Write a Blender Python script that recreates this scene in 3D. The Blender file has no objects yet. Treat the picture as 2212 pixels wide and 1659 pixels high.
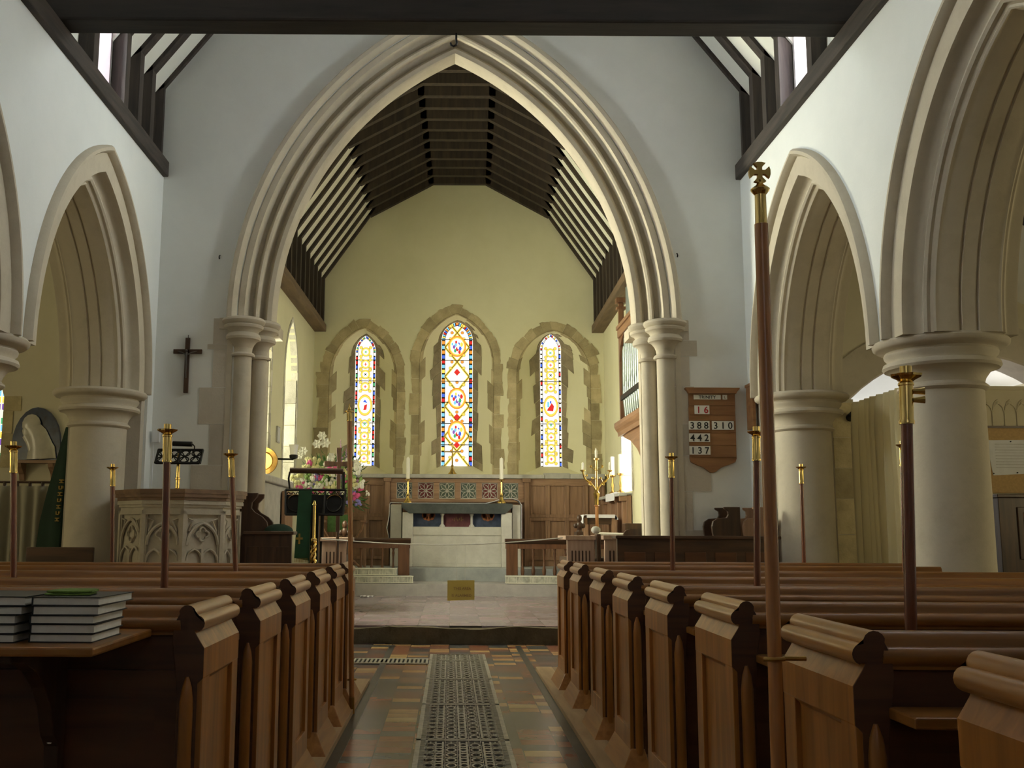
import bpy, bmesh, math, random
from mathutils import Vector
PI = math.pi
RN = random.Random(11)
SC = bpy.context.scene
COL = SC.collection

# ------------------------------------------------------------ materials
def _nodes(name):
    m = bpy.data.materials.new(name); m.use_nodes = True
    nt = m.node_tree
    return m, nt, nt.nodes['Principled BSDF']

def _ramp(nt, stops, interp='LINEAR'):
    r = nt.nodes.new('ShaderNodeValToRGB'); cr = r.color_ramp; cr.interpolation = interp
    while len(cr.elements) < len(stops): cr.elements.new(0.5)
    for e, (p, c) in zip(cr.elements, stops):
        e.position = p; e.color = (*c, 1)
    return r

def _coords(nt, scale=(1, 1, 1), kind='Object'):
    tc = nt.nodes.new('ShaderNodeTexCoord'); mp = nt.nodes.new('ShaderNodeMapping')
    mp.inputs['Scale'].default_value = scale
    nt.links.new(tc.outputs[kind], mp.inputs['Vector'])
    return mp

def _bump(nt, bsdf, sock, strength, dist=0.01):
    b = nt.nodes.new('ShaderNodeBump'); b.inputs['Strength'].default_value = strength
    b.inputs['Distance'].default_value = dist
    nt.links.new(sock, b.inputs['Height']); nt.links.new(b.outputs['Normal'], bsdf.inputs['Normal'])

def plain(name, c, rough=.6, metal=0., var=.0, scale=6, bump=0., spec=.5):
    m, nt, b = _nodes(name)
    b.inputs['Roughness'].default_value = rough; b.inputs['Metallic'].default_value = metal
    b.inputs['Specular IOR Level'].default_value = spec
    b.inputs['Base Color'].default_value = (*c, 1)
    if var or bump:
        mp = _coords(nt)
        n = nt.nodes.new('ShaderNodeTexNoise'); n.inputs['Scale'].default_value = scale; n.inputs['Detail'].default_value = 5
        nt.links.new(mp.outputs['Vector'], n.inputs['Vector'])
        if var:
            r = _ramp(nt, [(.3, tuple(x * (1 - var) for x in c)), (.7, tuple(min(1, x * (1 + var)) for x in c))])
            nt.links.new(n.outputs['Fac'], r.inputs['Fac']); nt.links.new(r.outputs['Color'], b.inputs['Base Color'])
        if bump: _bump(nt, b, n.outputs['Fac'], bump)
    return m

def stone(name, c1, c2, c3=None, scale=3, bump=.15, rough=.85, island=0.):
    m, nt, b = _nodes(name)
    b.inputs['Roughness'].default_value = rough; b.inputs['Specular IOR Level'].default_value = .25
    mp = _coords(nt)
    n = nt.nodes.new('ShaderNodeTexNoise'); n.inputs['Scale'].default_value = scale; n.inputs['Detail'].default_value = 8
    n.inputs['Roughness'].default_value = .65
    nt.links.new(mp.outputs['Vector'], n.inputs['Vector'])
    st = [(.3, c1), (.7, c2)] if c3 is None else [(.28, c1), (.5, c2), (.72, c3)]
    r = _ramp(nt, st); nt.links.new(n.outputs['Fac'], r.inputs['Fac'])
    out = r.outputs['Color']
    if island:
        g = nt.nodes.new('ShaderNodeNewGeometry')
        mr = nt.nodes.new('ShaderNodeMapRange'); mr.inputs['To Min'].default_value = 1 - island; mr.inputs['To Max'].default_value = 1 + island
        nt.links.new(g.outputs['Random Per Island'], mr.inputs['Value'])
        mx = nt.nodes.new('ShaderNodeVectorMath'); mx.operation = 'SCALE'
        nt.links.new(out, mx.inputs[0]); nt.links.new(mr.outputs['Result'], mx.inputs['Scale'])
        out = mx.outputs['Vector']
    nt.links.new(out, b.inputs['Base Color'])
    n2 = nt.nodes.new('ShaderNodeTexNoise'); n2.inputs['Scale'].default_value = 45; n2.inputs['Detail'].default_value = 4
    nt.links.new(mp.outputs['Vector'], n2.inputs['Vector'])
    if bump: _bump(nt, b, n2.outputs['Fac'], bump)
    return m

def wood(name, c1, c2, axis='X', rough=.38, knots=False, grain=16, bump=.06, coat=0.):
    """grain runs along axis"""
    m, nt, b = _nodes(name)
    b.inputs['Roughness'].default_value = rough
    b.inputs['Coat Weight'].default_value = coat; b.inputs['Coat Roughness'].default_value = .25
    sc = {'X': (1, grain, grain), 'Y': (grain, 1, grain), 'Z': (grain, grain, 1)}[axis]
    mp = _coords(nt, sc)
    oi = nt.nodes.new('ShaderNodeObjectInfo')
    ad = nt.nodes.new('ShaderNodeVectorMath'); ad.operation = 'ADD'
    sv = nt.nodes.new('ShaderNodeVectorMath'); sv.operation = 'SCALE'; sv.inputs[0].default_value = (37, 19, 53)
    nt.links.new(oi.outputs['Random'], sv.inputs['Scale'])
    nt.links.new(mp.outputs['Vector'], ad.inputs[0]); nt.links.new(sv.outputs['Vector'], ad.inputs[1])
    n = nt.nodes.new('ShaderNodeTexNoise'); n.inputs['Scale'].default_value = 1.6; n.inputs['Detail'].default_value = 6
    n.inputs['Distortion'].default_value = .6
    nt.links.new(ad.outputs['Vector'], n.inputs['Vector'])
    r = _ramp(nt, [(.32, c1), (.68, c2)])
    nt.links.new(n.outputs['Fac'], r.inputs['Fac'])
    out = r.outputs['Color']
    if knots:
        mp2 = _coords(nt, {'X': (1.6, 5, 5), 'Y': (5, 1.6, 5), 'Z': (4.5, 4.5, 2.2)}[axis])
        v = nt.nodes.new('ShaderNodeTexVoronoi'); v.inputs['Scale'].default_value = 1.
        nt.links.new(mp2.outputs['Vector'], v.inputs['Vector'])
        kr = _ramp(nt, [(.0, (.25, .2, .2)), (.09, (.45, .4, .4)), (.14, (1, 1, 1))])
        nt.links.new(v.outputs['Distance'], kr.inputs['Fac'])
        mx = nt.nodes.new('ShaderNodeMix'); mx.data_type = 'RGBA'; mx.blend_type = 'MULTIPLY'; mx.inputs['Factor'].default_value = 1
        nt.links.new(out, mx.inputs['A']); nt.links.new(kr.outputs['Color'], mx.inputs['B'])
        out = mx.outputs['Result']
    nt.links.new(out, b.inputs['Base Color'])
    _bump(nt, b, n.outputs['Fac'], bump)
    return m

def glow(name, c, s):
    m = bpy.data.materials.new(name); m.use_nodes = True; nt = m.node_tree; nt.nodes.clear()
    e = nt.nodes.new('ShaderNodeEmission'); o = nt.nodes.new('ShaderNodeOutputMaterial')
    e.inputs['Color'].default_value = (*c, 1); e.inputs['Strength'].default_value = s
    nt.links.new(e.outputs[0], o.inputs[0])
    return m

def sheer(name, c, t):
    m, nt, b = _nodes(name)
    b.inputs['Base Color'].default_value = (*c, 1); b.inputs['Roughness'].default_value = .9
    tr = nt.nodes.new('ShaderNodeBsdfTranslucent'); tr.inputs['Color'].default_value = (*c, 1)
    mx = nt.nodes.new('ShaderNodeMixShader'); mx.inputs['Fac'].default_value = t
    nt.links.new(b.outputs[0], mx.inputs[1]); nt.links.new(tr.outputs[0], mx.inputs[2])
    nt.links.new(mx.outputs[0], nt.nodes['Material Output'].inputs['Surface'])
    return m

def tiles(name, cw, ch, cols, rough=.3, mortar=.012, offs=0.):
    """rectangular floor tiles in object space, each tile its own colour"""
    m, nt, b = _nodes(name)
    L = nt.links.new
    def math_(op, a, v=None):
        n = nt.nodes.new('ShaderNodeMath'); n.operation = op
        if hasattr(a, 'is_linked'): L(a, n.inputs[0])
        else: n.inputs[0].default_value = a
        if v is not None:
            if hasattr(v, 'is_linked'): L(v, n.inputs[1])
            else: n.inputs[1].default_value = v
        return n.outputs[0]
    tc = nt.nodes.new('ShaderNodeTexCoord'); sp = nt.nodes.new('ShaderNodeSeparateXYZ')
    L(tc.outputs['Object'], sp.inputs[0])
    x = math_('DIVIDE', sp.outputs['X'], cw); ix = math_('FLOOR', x); fx = math_('SUBTRACT', x, ix)
    y0 = math_('DIVIDE', sp.outputs['Y'], ch); y = math_('ADD', y0, math_('MULTIPLY', ix, offs)); iy = math_('FLOOR', y); fy = math_('SUBTRACT', y, iy)
    cv = nt.nodes.new('ShaderNodeCombineXYZ'); L(ix, cv.inputs[0]); L(iy, cv.inputs[1])
    wn = nt.nodes.new('ShaderNodeTexWhiteNoise'); wn.noise_dimensions = '2D'; L(cv.outputs[0], wn.inputs['Vector'])
    k = len(cols); r = _ramp(nt, [(i / k, c) for i, c in enumerate(cols)], 'CONSTANT')
    L(wn.outputs['Value'], r.inputs['Fac'])
    ex = math_('MINIMUM', fx, math_('SUBTRACT', 1., fx)); ey = math_('MINIMUM', fy, math_('SUBTRACT', 1., fy))
    e = math_('MINIMUM', math_('MULTIPLY', ex, cw), math_('MULTIPLY', ey, ch))
    jt = math_('LESS_THAN', e, mortar / 2)
    nz = nt.nodes.new('ShaderNodeTexNoise'); nz.inputs['Scale'].default_value = 9; nz.inputs['Detail'].default_value = 5
    L(tc.outputs['Object'], nz.inputs['Vector'])
    vr = _ramp(nt, [(.3, (.88, .88, .88)), (.7, (1.08, 1.08, 1.08))]); L(nz.outputs['Fac'], vr.inputs['Fac'])
    m1 = nt.nodes.new('ShaderNodeMix'); m1.data_type = 'RGBA'; m1.blend_type = 'MULTIPLY'; m1.inputs['Factor'].default_value = 1
    L(r.outputs['Color'], m1.inputs['A']); L(vr.outputs['Color'], m1.inputs['B'])
    m2 = nt.nodes.new('ShaderNodeMix'); m2.data_type = 'RGBA'; L(jt, m2.inputs['Factor'])
    L(m1.outputs['Result'], m2.inputs['A']); m2.inputs['B'].default_value = (.05, .045, .04, 1)
    L(m2.outputs['Result'], b.inputs['Base Color'])
    rr = nt.nodes.new('ShaderNodeMapRange'); rr.inputs['To Min'].default_value = rough; rr.inputs['To Max'].default_value = rough + .03
    L(nz.outputs['Fac'], rr.inputs['Value']); L(rr.outputs['Result'], b.inputs['Roughness'])
    _bump(nt, b, math_('MULTIPLY', jt, -1.), .12, .002)
    return m

MT = dict(
    plaster=stone('white_limewash', (.74, .765, .76), (.80, .82, .81), scale=1.2, bump=.08),
    plaster_e=stone('grey_white_limewash', (.70, .71, .685), (.78, .79, .76), scale=1., bump=.08),
    cream=stone('cream_limewash', (.70, .67, .44), (.78, .75, .52), scale=.9, bump=.1),
    aisle_wall=stone('buff_limewash', (.55, .50, .36), (.63, .57, .42), scale=1.1, bump=.1),
    roof_plaster=stone('roof_plaster', (.76, .76, .70), (.82, .82, .76), scale=1.4, bump=.05),
    ash=stone('dressed_limestone', (.42, .372, .288), (.525, .47, .37), (.47, .42, .335), scale=2.2, bump=.12),
    ash2=stone('buff_quoin_stone', (.42, .38, .32), (.52, .47, .39), scale=3, bump=.25, island=.1),
    rubble=stone('rough_brown_sandstone', (.28, .23, .13), (.42, .35, .20), (.52, .44, .26), scale=3.6, bump=.6, island=.28),
    jamb=stone('grey_rubble_jamb', (.40, .38, .32), (.62, .59, .50), (.72, .69, .60), scale=4., bump=.6, island=.2),
    pulpit=stone('carved_pale_stone', (.38, .335, .26), (.48, .43, .345), scale=5, bump=.15),
    slab=stone('dark_slate_slab', (.045, .052, .052), (.085, .095, .09), scale=6, bump=.1, rough=.45),
    altar=stone('pale_altar_stone', (.52, .50, .45), (.66, .64, .58), scale=4, bump=.12),
    shelf=stone('grey_ledge_stone', (.38, .37, .34), (.55, .54, .50), scale=4, bump=.2),
    stepstone=stone('worn_step_stone', (.08, .064, .038), (.155, .125, .08), scale=7, bump=.6),
    greystep=stone('blue_grey_step', (.30, .32, .33), (.42, .44, .44), scale=5, bump=.1, rough=.6),
    palestep=stone('pale_step_stone', (.34, .325, .325), (.45, .43, .42), scale=5, bump=.1, rough=.45),
    beam=wood('black_oak_beam', (.008, .006, .005), (.022, .015, .012), 'X', rough=.75, bump=.3, grain=10),
    beam_y=wood('black_oak_plate', (.022, .017, .014), (.06, .045, .036), 'Y', rough=.75, bump=.3, grain=10),
    beam_z=wood('black_oak_post', (.016, .012, .010), (.05, .036, .028), 'Z', rough=.75, bump=.3, grain=10),
    rafter=wood('chancel_rafter_oak', (.016, .010, .007), (.045, .029, .017), 'Z', rough=.7, bump=.2, grain=9),
    pine=wood('pitch_pine', (.24, .088, .014), (.42, .168, .030), 'Z', rough=.36, knots=True, grain=14, coat=.12),
    pine_x=wood('pitch_pine_rail', (.17, .064, .010), (.30, .122, .021), 'X', rough=.36, grain=14, coat=.15),
    pine_y=wood('pitch_pine_cap', (.30, .125, .030), (.47, .225, .062), 'Y', rough=.3, grain=14, coat=.3),
    pine_d=wood('dark_pine_panel', (.06, .020, .006), (.115, .042, .012), 'X', rough=.45, knots=True, grain=10),
    edge=wood('worn_floor_edge', (.34, .22, .11), (.47, .32, .17), 'Y', rough=.5, grain=8),
    boards=wood('floor_boards', (.24, .15, .08), (.34, .22, .12), 'X', rough=.55, grain=6),
    oak=wood('reredos_oak', (.22, .125, .072), (.34, .20, .12), 'Z', rough=.5, grain=12),
    oak_x=wood('reredos_oak_rail', (.23, .13, .075), (.35, .21, .125), 'X', rough=.5, grain=12),
    dark=wood('dark_stall_oak', (.030, .014, .007), (.075, .034, .015), 'Z', rough=.4, grain=10),
    dark_x=wood('dark_stall_rail', (.035, .016, .008), (.085, .04, .018), 'X', rough=.4, grain=10),
    slat=wood('pale_stall_front', (.30, .20, .15), (.42, .30, .23), 'Z', rough=.45, grain=12),
    polewood=wood('varnished_pole', (.12, .030, .013), (.22, .068, .025), 'Z', rough=.25, grain=20, coat=.4),
    polewood2=wood('varnished_staff', (.34, .135, .04), (.54, .24, .075), 'Z', rough=.25, grain=20, coat=.5),
    board=wood('hymn_board_oak', (.21, .095, .033), (.33, .16, .058), 'X', rough=.5, grain=8),
    brass=plain('polished_brass', (.80, .57, .20), .15, 1., .10, 20),
    brass_d=plain('dull_brass', (.42, .25, .07), .3, 1., .2, 14),
    iron=plain('black_iron', (.012, .011, .010), .45, .6),
    grate=plain('worn_cast_iron', (.42, .40, .33), .38, .25, .25, 30),
    duct_shade=plain('duct_shade_black', (.006, .006, .006), .9),  # black plate: shade of the duct put into colour
    white=plain('white_linen', (.80, .80, .84), .8, 0, .04, 8),
    card=plain('white_card', (.80, .80, .74), .7),
    ink=plain('black_ink', (.012, .012, .012), .6),
    red=plain('red_ink', (.45, .02, .03), .6),
    gilt_t=plain('faded_gilt_letters', (.24, .15, .05), .6),
    paper=plain('book_paper', (.84, .82, .74), .85, 0, .06, 40),
    cover=plain('black_bookcloth', (.010, .012, .012), .4),
    moss=plain('green_felt', (.12, .20, .03), .95, 0, .3, 60, .4),
    yellow=plain('yellow_notice_card', (.42, .32, .07), .7),
    wax=plain('candle_wax', (.85, .82, .70), .5),
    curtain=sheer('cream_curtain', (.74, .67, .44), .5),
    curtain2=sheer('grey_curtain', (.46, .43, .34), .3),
    banner=plain('dark_green_banner', (.008, .030, .014), .8, 0, .2, 6),
    gold=plain('gold_thread', (.45, .30, .06), .5),
    greencloth=plain('green_silk', (.012, .075, .03), .6, 0, .3, 5),
    green=plain('green_upholstery', (.10, .20, .06), .85, 0, .2, 20),
    blue=plain('blue_glaze', (.014, .026, .065), .2, 0, .6, 9),
    glaze=plain('white_glaze', (.50, .47, .40), .25, 0, .1, 10),
    kneel=plain('striped_kneeler_cloth', (.42, .42, .36), .9, 0, .35, 16),
    piping=plain('kneeler_piping', (.66, .66, .56), .8),
    pipe=plain('tin_organ_pipe', (.30, .35, .33), .38, .55, .1, 3),
    orn=wood('organ_case_oak', (.12, .05, .022), (.22, .10, .045), 'Z', rough=.4, grain=12),
    orn_y=wood('organ_case_rail', (.20, .10, .05), (.34, .18, .09), 'Y', rough=.4, grain=12),
    chip=plain('tan_board', (.42, .27, .11), .8, 0, .12, 40),
    paint=stone('buff_painted_screen', (.50, .44, .30), (.56, .50, .35), scale=3, bump=.03),
    sheet=plain('pale_paper_sheet', (.62, .62, .62), .7, 0, .05, 12),
    pblue=plain('painted_blue_panel', (.05, .07, .13), .7, 0, .35, 9),
    pred=plain('painted_red_panel', (.14, .04, .05), .7, 0, .35, 9),
    pgold=plain('painted_ochre_motif', (.40, .15, .07), .7),
    rblue=plain('blue_grey_backing', (.10, .13, .14), .7, 0, .3, 20),
    rred=plain('red_backing', (.18, .04, .04), .7, 0, .3, 20),
    rgreen=plain('green_grey_backing', (.11, .14, .11), .7, 0, .3, 20),
    leaf=plain('leaf_green', (.07, .15, .035), .6, 0, .4, 10),
    petal_w=plain('white_petal', (.82, .82, .74), .7), petal_p=plain('pink_petal', (.62, .10, .28), .7),
    petal_v=plain('violet_petal', (.22, .20, .52), .7), petal_y=plain('cream_petal', (.72, .70, .38), .7),
    petal_m=plain('mauve_petal', (.46, .24, .46), .7),
    opal=plain('opal_glass', (.9, .9, .92), .3),
    plastic=plain('white_plastic', (.75, .76, .78), .4),
    lead=plain('window_lead', (.03, .025, .02), .7),
    ftile=tiles('aisle_tiles', .206, .155, [(.24, .085, .048), (.54, .36, .16), (.07, .072, .076), (.30, .125, .07), (.125, .125, .125), (.46, .27, .12), (.27, .115, .075), (.09, .086, .086)], rough=.24, mortar=.007, offs=.37),
    ctile=tiles('chancel_tiles', .35, .33, [(.26, .195, .21), (.29, .24, .25), (.235, .19, .215), (.30, .22, .235)], rough=.24, mortar=.004, offs=.5),
    border=plain('black_border_tile', (.035, .033, .032), .35, 0, .3, 6),
    g_white=glow('clear_window_glass', (1., .97, .90), 3.2),
    g_sky=glow('skylight', (.86, .90, 1.), 1.0),
)

# ------------------------------------------------------------ object bookkeeping
def tag(o, label=None, cat=None, group=None, kind=None):
    if label: o['label'] = label
    if cat: o['category'] = cat
    if group: o['group'] = group
    if kind: o['kind'] = kind
    return o

def thing(name, label, cat, loc=(0, 0, 0), group=None):
    o = bpy.data.objects.new(name, None); o.empty_display_size = .1
    COL.objects.link(o); o.location = loc
    return tag(o, label, cat, group)

def wloc(o):
    v = Vector((0, 0, 0))
    while o is not None:
        v += o.location; o = o.parent
    return v

def copy_tree(o, parent=None):
    c = o.copy(); COL.objects.link(c); c.parent = parent
    for ch in list(o.children): copy_tree(ch, c)
    return c

class M:
    """collects shapes in world coordinates; build() links them as one mesh object"""
    def __init__(s): s.v = []; s.f = []; s.m = []; s.mi = 0
    def add(s, vs, fs):
        n = len(s.v); s.v += [tuple(p) for p in vs]
        for f in fs: s.f.append([n + i for i in f]); s.m.append(s.mi)
        return s
    def box(s, x0, x1, y0, y1, z0, z1):
        if x0 > x1: x0, x1 = x1, x0
        if y0 > y1: y0, y1 = y1, y0
        return s.hexa([(x0, y0, z0), (x1, y0, z0), (x1, y1, z0), (x0, y1, z0), (x0, y0, z1), (x1, y0, z1), (x1, y1, z1), (x0, y1, z1)])
    def hexa(s, p):
        return s.add(p, [(0, 3, 2, 1), (4, 5, 6, 7), (0, 1, 5, 4), (1, 2, 6, 5), (2, 3, 7, 6), (3, 0, 4, 7)])
    def prism(s, poly, axis, a, b):
        """extrude a 2-D outline along an axis: X -> (y,z), Y -> (x,z), Z -> (x,y)"""
        n = len(poly)
        def p(u, w, d): return {'X': (d, u, w), 'Y': (u, d, w), 'Z': (u, w, d)}[axis]
        vs = [p(u, w, a) for u, w in poly] + [p(u, w, b) for u, w in poly]
        fs = [list(range(n)), list(range(2 * n - 1, n - 1, -1))]
        fs += [(i, i + n, (i + 1) % n + n, (i + 1) % n) for i in range(n)]
        return s.add(vs, fs)
    def lathe(s, prof, c=(0, 0), n=16, ax=None):
        """prof: (r, z); round the vertical through c"""
        k = len(prof); vs = []
        for r, z in prof:
            for i in range(n):
                a = 2 * PI * i / n; vs.append((c[0] + r * math.cos(a), c[1] + r * math.sin(a), z))
        fs = []
        for j in range(k - 1):
            for i in range(n):
                fs.append((j * n + i, j * n + (i + 1) % n, (j + 1) * n + (i + 1) % n, (j + 1) * n + i))
        fs.append(list(range(n - 1, -1, -1))); fs.append(list(range((k - 1) * n, k * n)))
        return s.add(vs, fs)
    def tube(s, pts, r, n=8, r2=None):
        pts = [Vector(p) for p in pts]; k = len(pts); vs = []; up = None
        for i, p in enumerate(pts):
            t = (pts[min(i + 1, k - 1)] - pts[max(i - 1, 0)]).normalized()
            if up is None: up = Vector((0, 0, 1)) if abs(t.z) < .9 else Vector((1, 0, 0))
            a = t.cross(up).normalized(); bq = a.cross(t).normalized(); up = bq
            rr = r if r2 is None else r + (r2 - r) * i / (k - 1)
            for q in range(n):
                w = 2 * PI * q / n; vs.append(p + a * (rr * math.cos(w)) + bq * (rr * math.sin(w)))
        fs = [(i * n + q, i * n + (q + 1) % n, (i + 1) * n + (q + 1) % n, (i + 1) * n + q) for i in range(k - 1) for q in range(n)]
        fs.append(list(range(n - 1, -1, -1))); fs.append(list(range((k - 1) * n, k * n)))
        return s.add(vs, fs)
    def ball(s, c, r, n=10, sx=1, sy=1, sz=1):
        vs = [(c[0], c[1], c[2] - r * sz)]; m = max(4, n // 2)
        for j in range(1, m):
            a = PI * j / m
            for i in range(n):
                w = 2 * PI * i / n
                vs.append((c[0] + r * sx * math.sin(a) * math.cos(w), c[1] + r * sy * math.sin(a) * math.sin(w), c[2] - r * sz * math.cos(a)))
        vs.append((c[0], c[1], c[2] + r * sz)); e = len(vs) - 1
        fs = [(0, 1 + (i + 1) % n, 1 + i) for i in range(n)]
        for j in range(m - 2):
            b0 = 1 + j * n
            fs += [(b0 + i, b0 + (i + 1) % n, b0 + n + (i + 1) % n, b0 + n + i) for i in range(n)]
        b0 = 1 + (m - 2) * n
        fs += [(b0 + i, b0 + (i + 1) % n, e) for i in range(n)]
        return s.add(vs, fs)
    def build(s, name, mat, parent=None, smooth=False, angle=38, bev=0.):
        me = bpy.data.meshes.new(name)
        if parent is not None: off = wloc(parent)
        else:
            xs = [p[0] for p in s.v]; ys = [p[1] for p in s.v]; zs = [p[2] for p in s.v]
            off = Vector(((min(xs) + max(xs)) / 2, (min(ys) + max(ys)) / 2, min(zs)))
        me.from_pydata([(p[0] - off.x, p[1] - off.y, p[2] - off.z) for p in s.v], [], s.f)
        for q in (mat if isinstance(mat, (list, tuple)) else [mat]):
            me.materials.append(MT[q] if isinstance(q, str) else q)
        if isinstance(mat, (list, tuple)): me.polygons.foreach_set('material_index', s.m)
        bm = bmesh.new(); bm.from_mesh(me)
        bmesh.ops.recalc_face_normals(bm, faces=bm.faces[:])
        if smooth:
            ca = math.radians(angle)
            for f in bm.faces: f.smooth = True
            for e in bm.edges:
                if len(e.link_faces) == 2 and e.calc_face_angle(0) > ca: e.smooth = False
        bm.to_mesh(me); bm.free(); me.update()
        o = bpy.data.objects.new(name, me); COL.objects.link(o)
        if parent is not None: o.parent = parent
        else: o.location = off
        if bev:
            md = o.modifiers.new('bevel', 'BEVEL'); md.width = bev; md.segments = 2; md.limit_method = 'ANGLE'; md.angle_limit = math.radians(40)
        return o

def struct(o): o['kind'] = 'structure'; return o

def text_mesh(m, txt, cx, z, size, y, axis='Y', depth=.002):
    """letters standing upright facing the nave (-Y), centred on cx, baseline z, cap height about size"""
    cu = bpy.data.curves.new('lettering', 'FONT'); cu.body = txt; cu.size = size * 1.42; cu.align_x = 'CENTER'; cu.extrude = depth / 2; cu.offset = size * .022
    cu.resolution_u = 4
    o = bpy.data.objects.new('lettering', cu); COL.objects.link(o)
    dg = bpy.context.evaluated_depsgraph_get(); dg.update()
    me = bpy.data.meshes.new_from_object(o.evaluated_get(dg))
    m.add([(cx + v.co.x, y + v.co.z * -1, z + v.co.y) for v in me.vertices], [list(p.vertices) for p in me.polygons])
    bpy.data.objects.remove(o); bpy.data.curves.remove(cu); bpy.data.meshes.remove(me)
    return m

# ------------------------------------------------------------ arches
def arc_pts(c, r, n):
    """right half of a pointed arch, from springing to apex, as (half offset, height); c = how far the centre lies on the far side"""
    a1 = math.acos(c / r)
    return [(r * math.cos(a1 * i / n) - c, r * math.sin(a1 * i / n)) for i in range(n + 1)]

def arch_outline(c, r, mid, z0, n=16):
    q = arc_pts(c, r, n)
    return [(mid - u, z0 + h) for u, h in q] + [(mid + u, z0 + h) for u, h in reversed(q[:-1])]

def arch_sweep(m, prof, c, mid, z0, place, n=26):
    """sweep a closed (radius, depth) profile along a pointed arch; place(offset_along, depth, z) -> point"""
    k = len(prof); vs = []
    rows = []
    for side in (-1, 1):
        seq = range(n + 1) if side < 0 else range(n - 1, -1, -1)
        for i in seq:
            row = []
            for r, t in prof:
                a = math.acos(c / r) * i / n
                row.append(place(mid + side * (r * math.cos(a) - c), t, z0 + r * math.sin(a)))
            rows.append(row)
    for row in rows: vs += row
    fs = []
    for i in range(len(rows) - 1):
        for j in range(k):
            fs.append((i * k + j, i * k + (j + 1) % k, (i + 1) * k + (j + 1) % k, (i + 1) * k + j))
    fs.append(list(range(k))); fs.append(list(range((len(rows) - 1) * k, len(rows) * k))[::-1])
    m.add(vs, fs)
    return m
MT.update(
    leaf_l=plain('fresh_green_leaf', (.22, .36, .10), .6, 0, .3, 10),
    rimwood=wood('pulpit_rim_oak', (.12, .062, .03), (.20, .11, .055), 'X', rough=.5, grain=10),
    endgrain=wood('pine_west_shade', (.055, .020, .007), (.10, .038, .012), 'X', rough=.5, grain=20),  # shade of the west faces put into the end-grain colour
    railoak=wood('altar_rail_oak', (.085, .036, .018), (.16, .072, .034), 'Z', rough=.4, grain=10),
    pewter=plain('pewter_grey', (.12, .11, .10), .35, .7),
    rubble_in=stone('dark_grey_brown_stone', (.17, .14, .09), (.28, .235, .15), (.36, .30, .20), scale=3.6, bump=.5, island=.22),  # darker brown stone beside the glass
    roof_plaster_c=stone('chancel_roof_plaster', (.80, .79, .66), (.86, .85, .72), scale=1.4, bump=.05),
    rafter_y=wood('chancel_plate_oak', (.10, .062, .034), (.17, .11, .06), 'Y', rough=.65, bump=.2, grain=9),
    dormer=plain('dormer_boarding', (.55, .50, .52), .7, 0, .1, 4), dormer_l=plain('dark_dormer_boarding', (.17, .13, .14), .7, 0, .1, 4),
    g_dormer_l=glow('skylight_left', (.88, .96, .95), 74.), g_dormer_r=glow('skylight_right', (.89, .96, .95), 74.),
    g_dormer_w=glow('added_skylight_fill', (.93, .97, .95), 62.), g_west=glow('added_west_fill', (.95, .95, 1.), .5),  # both unseen panes, added to brighten the nave
    g_side=glow('chancel_side_glass', (1., .97, .72), 3.4), g_side_b=glow('chancel_added_fill', (1., .97, .74), 36.), g_side_r=glow('chancel_right_glass', (1., .98, .90), 10.),  # the strong one is an unseen pane added to light the chancel
    g_gw=glow('glass_white', (1., .96, .84), 1.3), g_gr=glow('glass_red', (.80, .04, .03), .9), g_gb=glow('glass_blue', (.08, .18, .80), .9),
    g_gg=glow('glass_green', (.10, .55, .22), .8), g_gy=glow('glass_yellow', (1., .66, .10), 1.1), g_gc=glow('glass_cyan', (.22, .62, .85), 1.),
    g_gv=glow('glass_violet', (.30, .14, .55), .8), g_go=glow('glass_orange', (.95, .36, .05), .9),
    g_aisle=glow('aisle_window_light', (1., .86, .50), 6.), g_chapel=glow('chapel_window_light', (1., .97, .97), 5.), g_aw=glow('aisle_glass_cream', (.85, .85, .60), 1.2),
)
# ------------------------------------------------------------ camera
cam_d = bpy.data.cameras.new('camera'); cam = bpy.data.objects.new('camera', cam_d); COL.objects.link(cam); SC.camera = cam
cam_d.sensor_width = 36.; cam_d.lens = 36. * 2200. / 2212.; cam_d.shift_x = (1106 - 974) / 2212.; cam_d.clip_start = .05
from mathutils import Matrix
cam.matrix_world = Matrix.Translation((0, 0, 1.2)) @ Matrix.Rotation(math.radians(90 + 8.3), 4, 'X') @ Matrix.Rotation(math.radians(.3), 4, 'Z')

W = 3.3; WT = .84; SPR = 2.65; AC = .71           # nave wall face, thickness, arcade springing, arc-centre offset
YE = 11.2                                          # nave east wall face
def chx(y): return .02 * (y - 11.6)                # the chancel leans a little to the right

# ------------------------------------------------------------ floors and steps
m = M(); m.box(-3.36, 3.36, -3, 11.33, -.3, 0); struct(m.build('floor', 'ftile'))
m = M(); m.box(-8.5, -3.36, -3, 12.2, -.3, 0); m.box(3.36, 8.5, -3, 15.9, -.3, 0)
struct(m.build('floor_side', 'stepstone'))
for sg, nm in ((-1, 'left'), (1, 'right')):
    x0 = -.78 if sg < 0 else .90
    x1 = -3.36 if sg < 0 else 3.36
    m = M(); m.box(x0, x1, -1, 8.45 if sg < 0 else 9.25, 0, .03); struct(m.build('floor_pews_' + nm, 'boards'))
    m = M(); m.box(x0, x0 - sg * .14, -1, 8.45 if sg < 0 else 9.25, 0, .034); struct(m.build('trim_floor_edge_' + nm, 'edge'))
    xi = x0 - sg * .14
    m = M(); m.box(xi, xi - sg * .06, -1, 11.2, 0, .003); struct(m.build('trim_border_' + nm, 'border'))
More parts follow.
